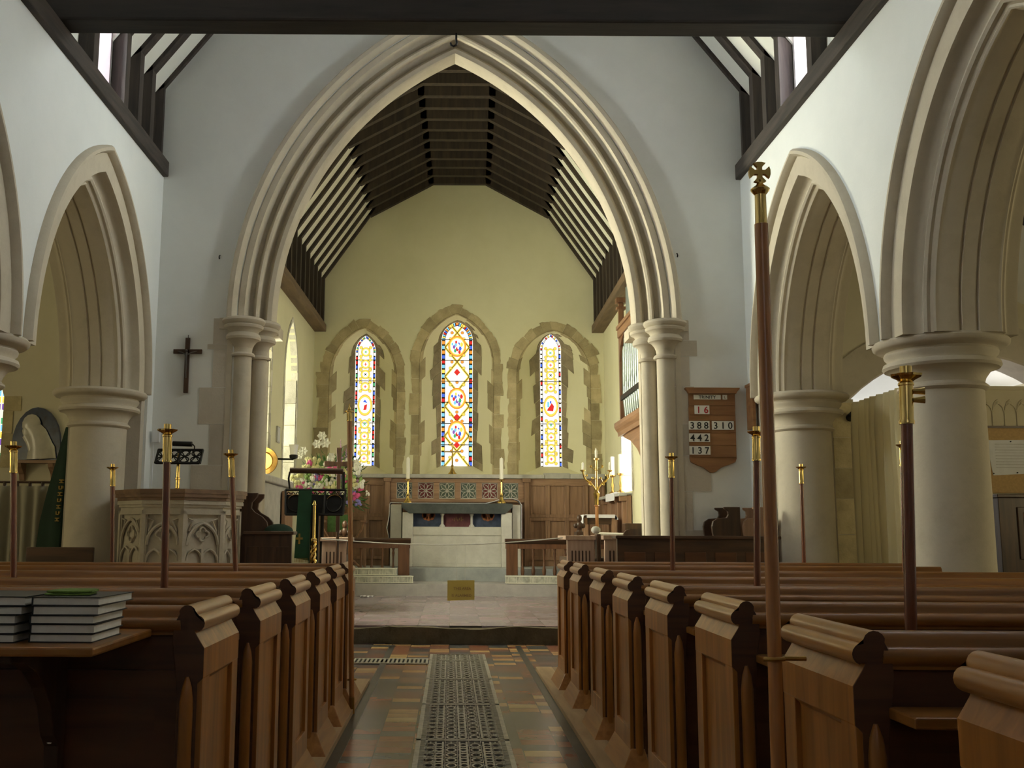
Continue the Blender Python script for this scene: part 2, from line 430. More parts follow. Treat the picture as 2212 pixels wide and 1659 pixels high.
# chancel step: worn riser and tiled floor
m = M()
nn = 60
top = [(-3.3 + 6.6 * i / nn, 11.33 + .03 * math.sin(i * .9) + RN.uniform(-.012, .012), .175 + .012 * math.sin(i * .55) + RN.uniform(-.008, .006)) for i in range(nn + 1)]
for i in range(nn):
    a, b = top[i], top[i + 1]
    m.hexa([(a[0], a[1] + .02, 0), (b[0], b[1] + .02, 0), (b[0], 11.6, 0), (a[0], 11.6, 0), (a[0], a[1], a[2]), (b[0], b[1], b[2]), (b[0], 11.6, .187), (a[0], 11.6, .187)])
struct(m.build('trim_chancel_step', 'stepstone'))
m = M(); m.box(-3.3, 3.3, 11.42, 16.7, -.1, .19); struct(m.build('floor_chancel', 'ctile'))
m = M(); m.box(-3.3, 3.3, 16.66, 19, .0, .384); struct(m.build('floor_sanctuary', 'palestep'))
m = M(); m.box(-3.3, 3.3, 17.5, 19, .384, .60); struct(m.build('trim_altar_step', 'greystep'))

# ------------------------------------------------------------ nave side walls (arcades)
FA, NA = 9.31, 5.95                                # arch centres: far, near
for sg, nm in ((-1, 'left'), (1, 'right')):
    far = arch_outline(AC, 2.2, FA, SPR, 18); near = arch_outline(AC, 2.2, NA, SPR, 18)
    poly = [(-3, 0), (near[0][0], 0)] + near + far + [(11.0, SPR), (11.0, 0), (11.3, 0), (11.3, 5.24), (-3, 5.24)]
    m = M(); m.prism(poly, 'X', sg * W, sg * (W + WT)); struct(m.build('wall_' + nm, 'plaster'))
    m = M()                                        # upright behind the roof posts, with gaps for the real skylight and the added unseen one
    for y0, y1 in ((-3, 4.2), (5.0, 9.02), (9.72, 11.3)): m.box(sg * 3.46, sg * 3.6, y0, y1, 5.24, 6.36)
    struct(m.build('wall_upper_' + nm, 'roof_plaster'))
    m = M()
    def slope(x): return 6.315 + (3.31 - x) * 1.29
    for y0, y1, xa in ((-3, 4.2, 3.6), (4.2, 5.0, 2.95), (5.0, 9.02, 3.6), (9.02, 9.72, 2.95), (9.72, 11.3, 3.6)):
        m.prism([(sg * xa, slope(xa)), (0, slope(0)), (0, slope(0) + .12), (sg * xa, slope(xa) + .12)], 'Y', y0, y1)
    struct(m.build('ceiling_' + nm, 'roof_plaster'))
    for k, (y0, y1) in enumerate(((9.02, 9.72), (4.2, 5.0))):  # second pair is unseen, added to light the pew tops
        m = M()
        for ya in (y0 - .01, y1 - .03): m.box(sg * 3.452, sg * 4.5, ya, ya + .04, 5.24, 7.1)
        m.box(sg * 2.9, sg * 4.5, y0 - .04, y1 + .04, 7.05, 7.15); m.box(sg * 3.46, sg * 4.5, y0 - .04, y1 + .04, 5.2, 5.4)
        for ya in (y0 - .04, y1): m.prism([(sg * 3.47, 6.3), (sg * 2.85, 7.1), (sg * 3.47, 7.1)], 'Y', ya, ya + .04)
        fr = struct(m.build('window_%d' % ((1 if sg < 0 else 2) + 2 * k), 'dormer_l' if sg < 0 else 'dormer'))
        m = M(); m.box(sg * 4.42, sg * 4.44, y0, y1, 5.4, 7.05); m.build('pane', 'g_dormer_w' if k else 'g_dormer_l' if sg < 0 else 'g_dormer_r', fr)
        m = M(); m.box(sg * 4.39, sg * 4.43, (y0 + y1) / 2 - .02, (y0 + y1) / 2 + .02, 5.4, 7.05); m.box(sg * 4.39, sg * 4.43, y0, y1, 6.3, 6.34); m.build('glazing_bar', 'beam_z', fr)
# west wall with an unseen glowing pane added as fill
m = M()
wp = arch_outline(.5, 1.5, 0, 3.6, 10)
m.prism([(-8.5, 0), (8.5, 0), (8.5, 11), (-8.5, 11)], 'Y', -3.2, -3.0); struct(m.build('wall_west', 'plaster'))
m = M(); m.prism([(wp[0][0], 2.2)] + wp + [(wp[-1][0], 2.2)], 'Y', -2.99, -2.96)
w_ = struct(m.build('window_5', 'g_west'))

# ------------------------------------------------------------ nave east wall with the chancel arch
CC, CZ = 1.555, 3.56                                # arc-centre offset and springing of the chancel arch
rr = lambda r: 3.63 + (r - 3.44) * .887
cut = arch_outline(CC, rr(3.84), .03, CZ, 24)
hw = cut[-1][0]
m = M(); m.prism([(-4.14, 0), (cut[0][0], 0)] + cut + [(hw, 0), (4.14, 0), (4.14, 10.8), (-4.14, 10.8)], 'Y', YE, YE + .72)
struct(m.build('wall_east', 'plaster_e'))
ca = thing('chancel_arch', 'tall pointed stone chancel arch with moulded orders, filling the centre of the white east wall', 'arch', (0, YE, 0))
m = M(); arch_sweep(m, [(rr(r), t_) for r, t_ in [(3.97, .02), (3.97, -.05), (3.945, -.085), (3.895, -.09), (3.86, -.055), (3.85, -.01), (3.85, .02)]], CC, .03, CZ, lambda a, t, z: (a, YE + t, z)); m.build('hood_mould', 'ash', ca, True)
prof = [(3.855, .72), (3.855, -.005), (3.845, .012), (3.83, -.005), (3.755, -.005), (3.745, .03), (3.75, .09), (3.73, .15), (3.69, .175), (3.66, .15), (3.655, .115), (3.63, .10), (3.605, .12), (3.60, .16), (3.625, .22), (3.615, .29), (3.58, .325), (3.55, .31), (3.54, .265), (3.515, .245), (3.46, .255), (3.44, .28), (3.44, .50), (3.47, .53), (3.55, .55), (3.60, .60), (3.75, .62), (3.755, .72)]
m = M(); arch_sweep(m, [(rr(r), t_) for r, t_ in prof], CC, .03, CZ, lambda a, t, z: (a, YE + t, z), 34); m.build('arch_moulding', 'ash', ca, True)
for sg in (-1, 1):
    m = M()
    m.prism([(.03 + sg * x, YE + y) for x, y in ((2.53, -.012), (2.47, -.012), (2.47, .16), (2.31, .16), (2.31, .37), (2.15, .37), (2.15, .50), (2.24, .72), (2.53, .72))], 'Z', 0, CZ)
    m.build('jamb', 'ash', ca, True)
    for cx_, cy_, r in ((2.372, YE + .06, .102), (2.225, YE + .28, .088)):
        m = M(); m.lathe([(r * 1.5, .19), (r * 1.5, .33), (r * 1.2, .40), (r, .44), (r, 3.13), (r + .03, 3.135), (r + .035, 3.155), (r + .02, 3.175), (r, 3.18), (r + .005, 3.24), (r + .03, 3.30)], (.035 + sg * cx_, cy_), 20)
        m.build('shaft', 'ash', ca, True)
        m = M(); m.lathe([(r, 3.22), (r + .02, 3.27), (r + .055, 3.315), (r + .085, 3.325), (r + .095, 3.35), (r + .085, 3.38), (r + .06, 3.40), (r + .075, 3.43), (r + .115, 3.45), (r + .125, 3.475), (r + .11, 3.49), (r + .13, 3.50), (r + .145, 3.53), (r + .14, 3.55), (r + .12, 3.565)], (.035 + sg * cx_, cy_), 24)
        m.build('capital', 'ash', ca, True)
    m = M(); m.prism([(.03 + sg * x, YE + y) for x, y in ((2.62, -.03), (2.38, -.03), (2.38, .1), (2.16, .1), (2.16, .4), (2.03, .4), (2.03, .72), (2.62, .72))], 'Z', 3.44, 3.565); m.build('abacus', 'ash', ca)
    qs = [(2.66, 3.27, 3.565), (2.72, 3.21, 3.27), (2.65, 2.78, 3.21), (2.79, 2.37, 2.78), (2.66, 1.92, 2.37), (2.85, 1.64, 1.92), (2.68, 1.20, 1.64), (2.80, .7, 1.20)] if sg < 0 else \
         [(2.66, 3.34, 3.565), (2.745, 3.16, 3.34), (2.655, 2.82, 3.16), (2.70, 2.40, 2.82), (2.66, 2.05, 2.40), (2.86, 1.66, 2.05), (2.65, 1.24, 1.66), (2.81, .8, 1.24)]
    m = M()
    for x, z0, z1 in qs: m.box(sg * 2.46, sg * x, YE - .006, YE + .02, z0 + .002, z1 - .002)
    m.build('quoin', 'ash2', ca)

# ------------------------------------------------------------ arcade arches and columns
HOOD = [(2.31, .02), (2.31, -.045), (2.29, -.072), (2.26, -.075), (2.243, -.045), (2.238, -.01), (2.238, .02)]
half = [(2.2, .03), (2.245, .03), (2.245, -.004), (2.062, -.004), (2.055, .02), (2.055, .07), (2.04, .11), (2.015, .128), (1.99, .122), (1.975, .14), (1.978, .165), (1.962, .18), (1.945, .172), (1.935, .185), (1.94, .21), (1.93, .235), (1.93, .345), (1.945, .352), (1.945, .365), (1.93, .372), (1.93, .42)]
full = half + [(r, WT - t) for r, t in reversed(half[:-1])]
LBL = {(-1, 'far'): 'left arcade arch of pale stone nearest the chancel wall, behind the pulpit', (-1, 'near'): 'left arcade arch of pale stone cut by the left edge of the picture',
       (1, 'far'): 'right arcade arch of pale stone nearest the chancel, behind the brass cross staff', (1, 'near'): 'large arcade arch of pale stone at upper right, springing from the big round column'}
for sg in (-1, 1):
    for nm, c in (('far', FA), ('near', NA)):
        t = thing('arcade_arch', LBL[(sg, nm)], 'arch', (sg * W, c, SPR), 'arcade arches')
        pl = lambda a, d, z, sg=sg: (sg * (W + d), a, z)
        m = M(); arch_sweep(m, full, AC, c, SPR, pl, 30); m.build('arch_moulding', 'ash', t, True)
        m = M(); arch_sweep(m, HOOD, AC, c, SPR, pl, 24); m.build('hood_mould', 'ash', t, True)
COLP = [(.40, 0), (.40, .12), (.34, .2), (.30, .24), (.285, .3), (.285, 2.265), (.30, 2.27), (.318, 2.285), (.318, 2.30), (.30, 2.315), (.29, 2.325)]
CAPP = [(.285, 2.31), (.30, 2.36), (.335, 2.41), (.375, 2.43), (.40, 2.435), (.415, 2.455), (.405, 2.485), (.37, 2.495), (.375, 2.515), (.395, 2.535), (.40, 2.555), (.39, 2.575), (.40, 2.585), (.45, 2.59), (.475, 2.61), (.48, 2.635), (.465, 2.655), (.44, 2.662)]
CL = {(-1, 10.72): 'left round stone column beside the pulpit, standing against the east wall', (-1, 7.63): 'left near round column, only its moulded capital showing at the left edge',
      (1, 10.72): 'right round stone column behind the leaning cross staff, beside the cream curtain', (1, 7.63): 'big round stone column on the right, behind the tallest brass torch'}
for sg in (-1, 1):
    for y in (10.72, 7.63):
        t = thing('stone_column', CL[(sg, y)], 'column', (sg * 3.72, y, 0), 'arcade columns')
        m = M(); m.lathe(COLP, (sg * 3.72, y), 40); m.build('shaft', 'ash', t, True, 25)
        m = M(); m.lathe(CAPP, (sg * 3.72, y), 44); m.build('capital', 'ash', t, True, 40)
        if y > 10: m = M(); m.box(sg * 3.33, sg * 4.1, 10.88, 11.02, 0, SPR); m.build('jamb', 'ash2', t)

# ------------------------------------------------------------ nave roof timbers
for sg, nm in ((-1, 'left'), (1, 'right')):
    m = M(); m.box(sg * 3.24, sg * 3.56, -3, 11.19, 5.205, 5.385)
    tag(m.build('wall_plate', 'beam_y', None, bev=.012), 'long black timber wall plate along the top of the %s nave wall' % nm, 'beam')
    where = {11.12: 'against the white east wall', 10.70: 'second from the east wall', 10.27: 'third from the east wall', 9.82: 'just east of the skylight', 8.92: 'just west of the skylight'}
    for y in (11.12, 10.70, 10.27, 9.82, 8.92):
        t = thing('roof_rafter', '%s nave roof rafter and post of black timber, %s' % (nm, where.get(y, 'hidden above the tie beam')), 'rafter', (sg * 3.4, y, 5.385), nm + ' nave rafters')
        h = .028 if y > 11 else .065
        m = M(); m.box(sg * 3.31, sg * 3.45, y - h, y + h, 5.385, 6.36); m.build('post', 'beam_z', t)
        m = M(); m.prism([(sg * 3.31, 6.25), (sg * 3.45, 6.16), (0, 10.58), (0, 10.52)], 'Y', y - h, y + h); m.build('rafter', 'beam_z', t)
m = M(); m.box(-3.6, 3.6, 7.9, 8.16, 5.386, 5.80)
tb = tag(m.build('tie_beam', 'beam', None, bev=.02), 'massive black tie beam crossing the nave at the top of the picture', 'beam')
hk = M(); hk.tube([(.03, 8.11, 5.40), (.03, 8.11, 5.33), (.035, 8.11, 5.30), (.03, 8.11, 5.28), (.008, 8.11, 5.268), (-.012, 8.11, 5.28), (-.018, 8.11, 5.30)], .009, 8)
hk.build('iron_hook', 'iron', tb, True)
for sx, y, z in ((-2.62, YE, 4.26), (2.55, YE, 4.31)):
    h = M(); h.tube([(sx, y, z + .03), (sx, y - .03, z + .02), (sx, y - .045, z), (sx, y - .03, z - .02)], .007, 6)
    tag(h.build('wall_hook', 'iron', None, True), 'tiny black hook in the white wall %s of the chancel arch' % ('left' if sx < 0 else 'right'), 'hook', 'hooks beside the chancel arch')

# ------------------------------------------------------------ chancel walls
YC = 19.0
def skew_box(m, xa, xb, y0, y1, z0, z1):
    m.hexa([(xa + chx(y0), y0, z0), (xb + chx(y0), y0, z0), (xb + chx(y1), y1, z0), (xa + chx(y1), y1, z0), (xa + chx(y0), y0, z1), (xb + chx(y0), y0, z1), (xb + chx(y1), y1, z1), (xa + chx(y1), y1, z1)])
CW = 2.74
# left wall with two lancets and an added unseen light opening, right wall with one
def side_wall(sg, wins, name):
    """wins: (y centre, half opening, spring z, sill z)"""
    poly = [(11.9, -.1)]; top = [(19.2, -.1), (19.2, 5.2), (11.9, 5.2)]
    low = M()
    zs = min(w[3] for w in wins)
    pts = [(11.9, zs)]
    for yc, hwid, zsp, zsill in wins:
        o = arch_outline(.45, .45 + hwid, yc, zsp, 10); pts += [(o[0][0], zs)] + o + [(o[-1][0], zs)]
    pts += [(19.2, zs), (19.2, 5.2), (11.9, 5.2)]
    m = M(); n0 = 0
    for d0, d1, pp in ((0, .5, pts), (0, .5, [(11.9, -.1), (19.2, -.1), (19.2, zs), (11.9, zs)])):
        k = len(pp)
        vs = [(sg * (CW + d0) + chx(y), y, z) for y, z in pp] + [(sg * (CW + d1) + chx(y), y, z) for y, z in pp]
        m.add(vs, [list(range(k)), list(range(2 * k - 1, k - 1, -1))] + [(i, i + k, (i + 1) % k + k, (i + 1) % k) for i in range(k)])
    return struct(m.build(name, 'cream'))
LW = [(13.0, .75, 3.75, 2.0), (14.55, .36, 3.75, 2.0), (16.62, .56, 3.75, 2.0)]  # first opening is made up, unseen, to brighten the chancel
side_wall(-1, LW, 'wall_chancel_left')
RW = [(16.35, .50, 3.0, 1.86)]
side_wall(1, RW, 'wall_chancel_right')
for n_, (sg, (yc, hwid, zsp, zs)) in enumerate(((-1, LW[0]), (-1, LW[1]), (-1, LW[2]), (1, RW[0]))):
    o = arch_outline(.45, .45 + hwid - .06, yc, zsp, 10)
    pp = [(o[0][0], zs)] + o + [(o[-1][0], zs)]; k = len(pp)
    m = M(); X = sg * (CW + .47)
    m.add([(X + chx(y), y, z) for y, z in pp] + [(X + sg * .02 + chx(y), y, z) for y, z in pp], [list(range(k)), list(range(2 * k - 1, k - 1, -1))] + [(i, i + k, (i + 1) % k + k, (i + 1) % k) for i in range(k)])
    w_ = struct(m.build('window_%d' % (20 + n_), 'g_side_b' if n_ == 0 else 'g_side' if sg < 0 else 'g_side_r'))
    # rubble jamb blocks lining the east reveal and edging the opening
    m = M(); z = zs
    while z < zsp - .05:
        h = RN.uniform(.26, .42); z1 = min(z + h, zsp)
        d = RN.uniform(.22, .44); e = RN.uniform(.05, .16)
        yq = yc + hwid
        m.box(sg * (CW - .004) + chx(yc), sg * (CW + d) + chx(yc), yq - .018, yq + .02, z + .004, z1 - .004)
        z = z1
    q = arc_pts(.45, .45 + hwid, 8)
    for i in range(8):
        (u0, h0), (u1, h1) = q[i], q[i + 1]
        for s2 in (-1, 1):
            g = .09
            ys = [yc + s2 * u0, yc + s2 * (u0 + g), yc + s2 * (u1 + g * (1 - i / 9)), yc + s2 * u1]; zz = [zsp + h0, zsp + h0, zsp + h1 + g * (i + 1) / 9, zsp + h1]
            m.add([(sg * (CW - .012) + chx(y), y, z_) for y, z_ in zip(ys, zz)] + [(sg * (CW + .1) + chx(y), y, z_) for y, z_ in zip(ys, zz)], [(0, 1, 2, 3), (7, 6, 5, 4), (0, 4, 5, 1), (1, 5, 6, 2), (2, 6, 7, 3), (3, 7, 4, 0)])
    z = zs
    while z < zsp - .02:
        z1 = min(z + RN.uniform(.2, .4), zsp)
        for s2 in (-1, 1):
            g = RN.uniform(.06, .12)
            yq = yc + s2 * hwid
            m.box(sg * (CW - .012) + chx(yq), sg * (CW + .05) + chx(yq), yq, yq + s2 * g, z + .003, z1 - .003)
        z = z1
    m.build('jamb_stone', 'jamb', w_)

# east wall and its three lancets
EW = [dict(c=-1.66, h=.64, zs=4.10, ap=5.07, gc=-1.655, gh=.197, gzs=4.66, gap=4.985),
      dict(c=.105, h=.705, zs=4.35, ap=5.34, gc=.118, gh=.303, gzs=4.90, gap=5.265),
      dict(c=1.935, h=.70, zs=4.15, ap=5.03, gc=1.928, gh=.205, gzs=4.72, gap=5.035)]
def pa(h, rise):
    r = (h * h + rise * rise) / (2 * h); return r - h, r
ZS, GZ = 2.22, 2.455
pts = [(-3.4, ZS)]
for w in EW:
    c, r = pa(w['h'], w['ap'] - w['zs']); o = arch_outline(c, r, w['c'], w['zs'], 14)
    pts += [(o[0][0], ZS)] + o + [(o[-1][0], ZS)]
pts += [(3.6, ZS), (3.6, 9.4), (-3.4, 9.4)]
m = M(); m.prism(pts, 'Y', YC, YC + .5); m.prism([(-3.4, 0), (3.6, 0), (3.6, ZS), (-3.4, ZS)], 'Y', YC, YC + .5)
struct(m.build('wall_chancel_east', 'cream'))
def outline(c, h, zs, ap, zb, n=14, nj=14):
    cc, r = pa(h, ap - zs); o = arch_outline(cc, r, c, zs, n)
    L = [(c - h, zb + (zs - zb) * i / nj) for i in range(nj)]; Rr = [(c + h, zs - (zs - zb) * (i + 1) / nj) for i in range(nj)]
    return L + o + Rr
COLS = {'w': ['g_gw'], 'mix': None}
def ring(m, c, y, r0, r1, n=20, sx=1., sz=1.):
    vs = [];
    for i in range(n):
        a = 2 * PI * i / n
        for r in (r0, r1): vs.append((c[0] + r * sx * math.cos(a), y, c[1] + r * sz * math.sin(a)))
    m.add(vs, [(2 * i, 2 * i + 1, (2 * i + 3) % (2 * n), (2 * i + 2) % (2 * n)) for i in range(n)])
def disc(m, c, y, r, n=14, sx=1., sz=1.):
    m.add([(c[0] + r * sx * math.cos(2 * PI * i / n), y, c[1] + r * sz * math.sin(2 * PI * i / n)) for i in range(n)], [list(range(n))])
def quad(m, x0, x1, z0, z1, y): m.add([(x0, y, z0), (x1, y, z0), (x1, y, z1), (x0, y, z1)], [(0, 1, 2, 3)])
def strip(m, a, b, wd, y):
    d = Vector((b[0] - a[0], b[1] - a[1])); nrm = Vector((-d.y, d.x)).normalized() * wd / 2
    m.add([(a[0] + nrm.x, y, a[1] + nrm.y), (a[0] - nrm.x, y, a[1] - nrm.y), (b[0] - nrm.x, y, b[1] - nrm.y), (b[0] + nrm.x, y, b[1] + nrm.y)], [(0, 1, 2, 3)])
GM = ['g_gw', 'g_gr', 'g_gb', 'g_gg', 'g_gy', 'lead', 'g_gc', 'g_gv', 'g_go']     # white red blue green yellow lead cyan violet orange
def stained(w, idx):
    c, h, zs, ap = w['gc'], w['gh'], w['gzs'], w['gap']
    y0 = 19.48
    m = M()
    out = outline(c, h, zs, ap, GZ, 12, 2)
    m.mi = 0; k = len(out)
    m.add([(x, y0, z) for x, z in out] + [(x, y0 + .02, z) for x, z in out], [list(range(k)), list(range(2 * k - 1, k - 1, -1))] + [(i, i + k, (i + 1) % k + k, (i + 1) % k) for i in range(k)])
    y = y0 - .003
    bw = h * .23
    inner = outline(c, h - bw, zs, ap - bw * 1.1, GZ, 12, 26); outer = outline(c, h - .008, zs, ap - .008, GZ, 12, 26)
    seq = {0: [1, 0, 2, 4, 3, 0, 2, 1], 1: [6, 8, 6, 4, 6, 1, 2, 8], 2: [0, 0, 1, 0, 4, 0, 2, 0]}[idx]
    for i in range(len(inner) - 1):
        side = 0 if i < len(inner) / 2 else 3
        a, b, q, p = outer[i], outer[i + 1], inner[i + 1], inner[i]
        m.mi = 5; m.add([(t[0], y + .0015, t[1]) for t in (a, b, q, p)], [(0, 1, 2, 3)])
        m.mi = seq[(i + side) % len(seq)]
        f = .16
        L_ = lambda u, v, t: (u[0] + (v[0] - u[0]) * t, u[1] + (v[1] - u[1]) * t)
        A, B_, Q, P_ = L_(a, b, f), L_(a, b, 1 - f), L_(p, q, 1 - f), L_(p, q, f)
        m.add([(t[0], y, t[1]) for t in (A, B_, Q, P_)], [(0, 1, 2, 3)])
    m.mi = 5
    for i in range(len(inner) - 1): strip(m, inner[i], inner[i + 1], .009, y - .001)
    iw = h - bw
    if idx == 1:
        zz = [2.62, 3.10, 3.72, 4.28, 4.86]
        m.mi = 5
        z = GZ + .06
        P_ = .62
        for kz in range(5):
            z0 = GZ + kz * P_ * .93
            for s2 in (-1, 1):
                m.mi = 4; strip(m, (c - s2 * iw, z0), (c + s2 * iw, z0 + P_ * .93), .05, y - .0005); m.mi = 5; strip(m, (c - s2 * iw, z0), (c + s2 * iw, z0 + P_ * .93), .013, y - .001)
            for u_, w_ in ((-.1, .31), (.1, .31), (0, .12), (0, .5), (-.13, .18), (.13, .18), (-.13, .45), (.13, .45)):
                m.mi = 4 if abs(u_) > .11 else 8; disc(m, (c + u_, z0 + w_ * .93), y - .0012, .028, 8); m.mi = 5; ring(m, (c + u_, z0 + w_ * .93), y - .0014, .028, .034, 10)
        for kz in range(1, 7): m.mi = 5; quad(m, c - h, c + h, GZ + kz * .41 - .008, GZ + kz * .41 + .008, y - .002)
        for z_, kind in ((2.86, 'd'), (3.12, 'o'), (3.40, 'd'), (3.76, 'o'), (4.27, 'd'), (4.78, 'o')):
            if kind == 'd':
                m.mi = 1; r = .062; m.add([(c - r, y - .004, z_), (c, y - .004, z_ - r * 1.1), (c + r, y - .004, z_), (c, y - .004, z_ + r * 1.1)], [(0, 1, 2, 3)])
            else:
                m.mi = 0; disc(m, (c, z_), y - .003, .17, 20, 1, 1.2)
                m.mi = 8; ring(m, (c, z_), y - .004, .15, .175, 24, 1, 1.2); m.mi = 4; ring(m, (c, z_), y - .004, .13, .15, 24, 1, 1.2)
                cols = [2, 1, 6, 7, 3, 1, 2, 4]
                for i in range(11):
                    m.mi = cols[(i * 3 + int(z_ * 10)) % 8]; a = i * 2.4; r = .03 + .085 * (i / 11)
                    disc(m, (c + r * math.cos(a), z_ + r * 1.15 * math.sin(a)), y - .005 - i * 1e-4, .026 + .012 * ((i * 7) % 3) / 2, 7, .8, 1.25)
                m.mi = 0; disc(m, (c + .02, z_), y - .007, .03, 8, .7, 2.)
    else:
        for kz in range(1, 6): m.mi = 5; quad(m, c - h, c + h, GZ + kz * .41 - .007, GZ + kz * .41 + .007, y - .002)
        zs_ = [2.60, 2.80, 3.02, 3.25] + [3.98, 4.22, 4.42, 4.66]
        for i, z_ in enumerate(zs_):
            m.mi = 4; ring(m, (c, z_), y - .003, .055, .088, 18)
            for s2 in (-1, 1):
                for s3 in (-1, 1): m.mi = 4; disc(m, (c + s2 * .09, z_ + s3 * .085), y - .0025, .03, 8); m.mi = 5; ring(m, (c + s2 * .09, z_ + s3 * .085), y - .0027, .03, .035, 8)
            m.mi = 5; ring(m, (c, z_), y - .0035, .088, .093, 18)
            m.mi = [1, 5, 1, 3][i % 4]
            for q in range(4): strip(m, (c, z_), (c + .03 * math.cos(q * PI / 2 + .785 * (i % 2)), z_ + .03 * math.sin(q * PI / 2 + .785 * (i % 2))), .014, y - .004)
        z_ = 3.62
        m.mi = 4; ring(m, (c, z_), y - .004, .115, .145, 24, .92, 1.35); m.mi = 8; ring(m, (c, z_), y - .0045, .145, .155, 24, .92, 1.35)
        m.mi = 0; disc(m, (c, z_), y - .0042, .115, 20, .92, 1.35)
        if idx == 2:
            m.mi = 1; m.add([(c - .075, y - .006, z_ - .09), (c + .045, y - .006, z_ - .10), (c + .06, y - .006, z_ + .0), (c + .015, y - .006, z_ + .06), (c - .02, y - .006, z_ + .0), (c - .06, y - .006, z_ - .05)], [list(range(6))])
            m.mi = 6; quad(m, c - .07, c - .03, z_ - .02, z_ + .08, y - .006); m.mi = 2; quad(m, c - .02, c + .01, z_ + .05, z_ + .1, y - .0062)
        else:
            m.mi = 1; m.add([(c - .03, y - .006, z_ - .1), (c + .03, y - .006, z_ - .09), (c + .045, y - .006, z_ + .02), (c - .01, y - .006, z_ + .0)], [list(range(4))])
            m.mi = 2; m.add([(c - .04, y - .006, z_ + .06), (c + .05, y - .006, z_ + .04), (c + .0, y - .006, z_ + .11)], [list(range(3))])
    return m
for i, w in enumerate(EW):
    A = outline(w['c'], w['h'], w['zs'], w['ap'], ZS); B = outline(w['gc'], w['gh'], w['gzs'], w['gap'], GZ)
    yB = 19.47; n = len(A)
    m = M()                                        # splayed plaster reveal
    for j in range(n): m.v += [(A[j][0], YC + .002, A[j][1]), (B[j][0], yB, B[j][1])]
    for j in range(n - 1): m.f.append([2 * j, 2 * j + 1, 2 * j + 3, 2 * j + 2]); m.m.append(0)
    m.f.append([0, 2 * n - 2, 2 * n - 1, 1]); m.m.append(0)
    wn = struct(m.build('window_%d' % (9 + i), 'cream'))
    stained(w, i).build('stained_glass', GM, wn)
    # irregular stones: on the splay beside the glass
    def S(t, s, off=.0):
        j = min(int(t), n - 2); f = t - j
        a = [A[j][q] + (A[j + 1][q] - A[j][q]) * f for q in (0, 1)]; b = [B[j][q] + (B[j + 1][q] - B[j][q]) * f for q in (0, 1)]
        return Vector((a[0] + (b[0] - a[0]) * s, YC + (yB - YC) * s, a[1] + (b[1] - a[1]) * s))
    cen = Vector((w['c'], YC - .8, 3.8))
    def patch(m, t0, t1, s0a, s0b, s1):
        """a stone face on the splay, its inner edge slanting from s0a to s0b; slightly proud of the plaster"""
        nn_ = max(2, int((t1 - t0) * 2) + 1); P1 = []; P2 = []
        for q in range(nn_):
            t = t0 + (t1 - t0) * q / (nn_ - 1); jg = s0a + (s0b - s0a) * q / (nn_ - 1)
            P1.append(S(t, jg)); P2.append(S(t, s1))
        ring_ = P1 + P2[::-1]
        vs = []
        for p in ring_:
            d = (cen - p).normalized(); vs.append(p + d * .012)
        k = len(vs); vs += [p - (cen - p).normalized() * .03 for p in ring_]
        m.add(vs, [list(range(k)), list(range(2 * k - 1, k - 1, -1))] + [(q, q + k, (q + 1) % k + k, (q + 1) % k) for q in range(k)])
    m = M(); t = 0.
    while t < n - 1.01:
        arc = 13.5 < t < 28
        st = RN.uniform(1.3, 2.4) if not arc else 2.8
        t1 = min(t + st, n - 1.001)
        big = RN.random() < .42
        s0 = RN.uniform(.52, .64) if big else RN.uniform(.72, .84)
        if arc: s0 = .84
        patch(m, t + .03, t1 - .03, s0, s0 + RN.uniform(-.05, .05), .995)
        t = t1
    m.build('jamb_stone', 'rubble_in', wn)
    m = M(); t = 0.                                  # rim stones of the rear arch, returned on the splay
    while t < n - 1.01:
        arc = 13.5 < t < 28
        t1 = min(t + (RN.uniform(1.4, 2.6) if not arc else RN.uniform(2.2, 3.2)), n - 1.001)
        s1 = RN.choice([.08, .12, .20, .28]) if not arc else .14
        patch(m, t + .02, t1 - .02, .0, .0, s1 + RN.uniform(-.03, .03))
        t = t1
    # and on the wall face
    def oo(t, d):
        j = min(int(t), n - 2); f = t - j
        a = Vector((A[j][0] + (A[j + 1][0] - A[j][0]) * f, A[j][1] + (A[j + 1][1] - A[j][1]) * f))
        tg = Vector((A[j + 1][0] - A[j][0], A[j + 1][1] - A[j][1])).normalized()
        nr = Vector((-tg.y, tg.x))
        return a + nr * d
    t = 0.; lim = [(.30, .19), (.19, .19), (.19, .24)][i]
    while t < n - 1.01:
        arc = 13 < t < 28.5
        t1 = min(t + (RN.uniform(1.6, 2.8) if not arc else RN.uniform(1.6, 2.6)), n - 1.001)
        lm = lim[0] if t < 21 else lim[1]
        if arc: da, db = RN.uniform(.15, .21), RN.uniform(.15, .21)
        else: da = lm * RN.uniform(.62, 1.); db = da + RN.uniform(-.03, .03)
        kk = 4; I_ = [oo(t + .02 + (t1 - t - .04) * q / kk, .0) for q in range(kk + 1)]; O_ = [oo(t + .02 + (t1 - t - .04) * q / kk, da + (db - da) * q / kk + (RN.uniform(-.012, .012) if 0 < q < kk else 0)) for q in range(kk + 1)]
        rg = I_ + O_[::-1]; k = len(rg)
        m.add([(p.x, YC - .012, p.y) for p in rg] + [(p.x, YC + .03, p.y) for p in rg], [list(range(k)), list(range(2 * k - 1, k - 1, -1))] + [(q, q + k, (q + 1) % k + k, (q + 1) % k) for q in range(k)])
        t = t1
    m.build('rear_arch_stone', 'rubble', wn)
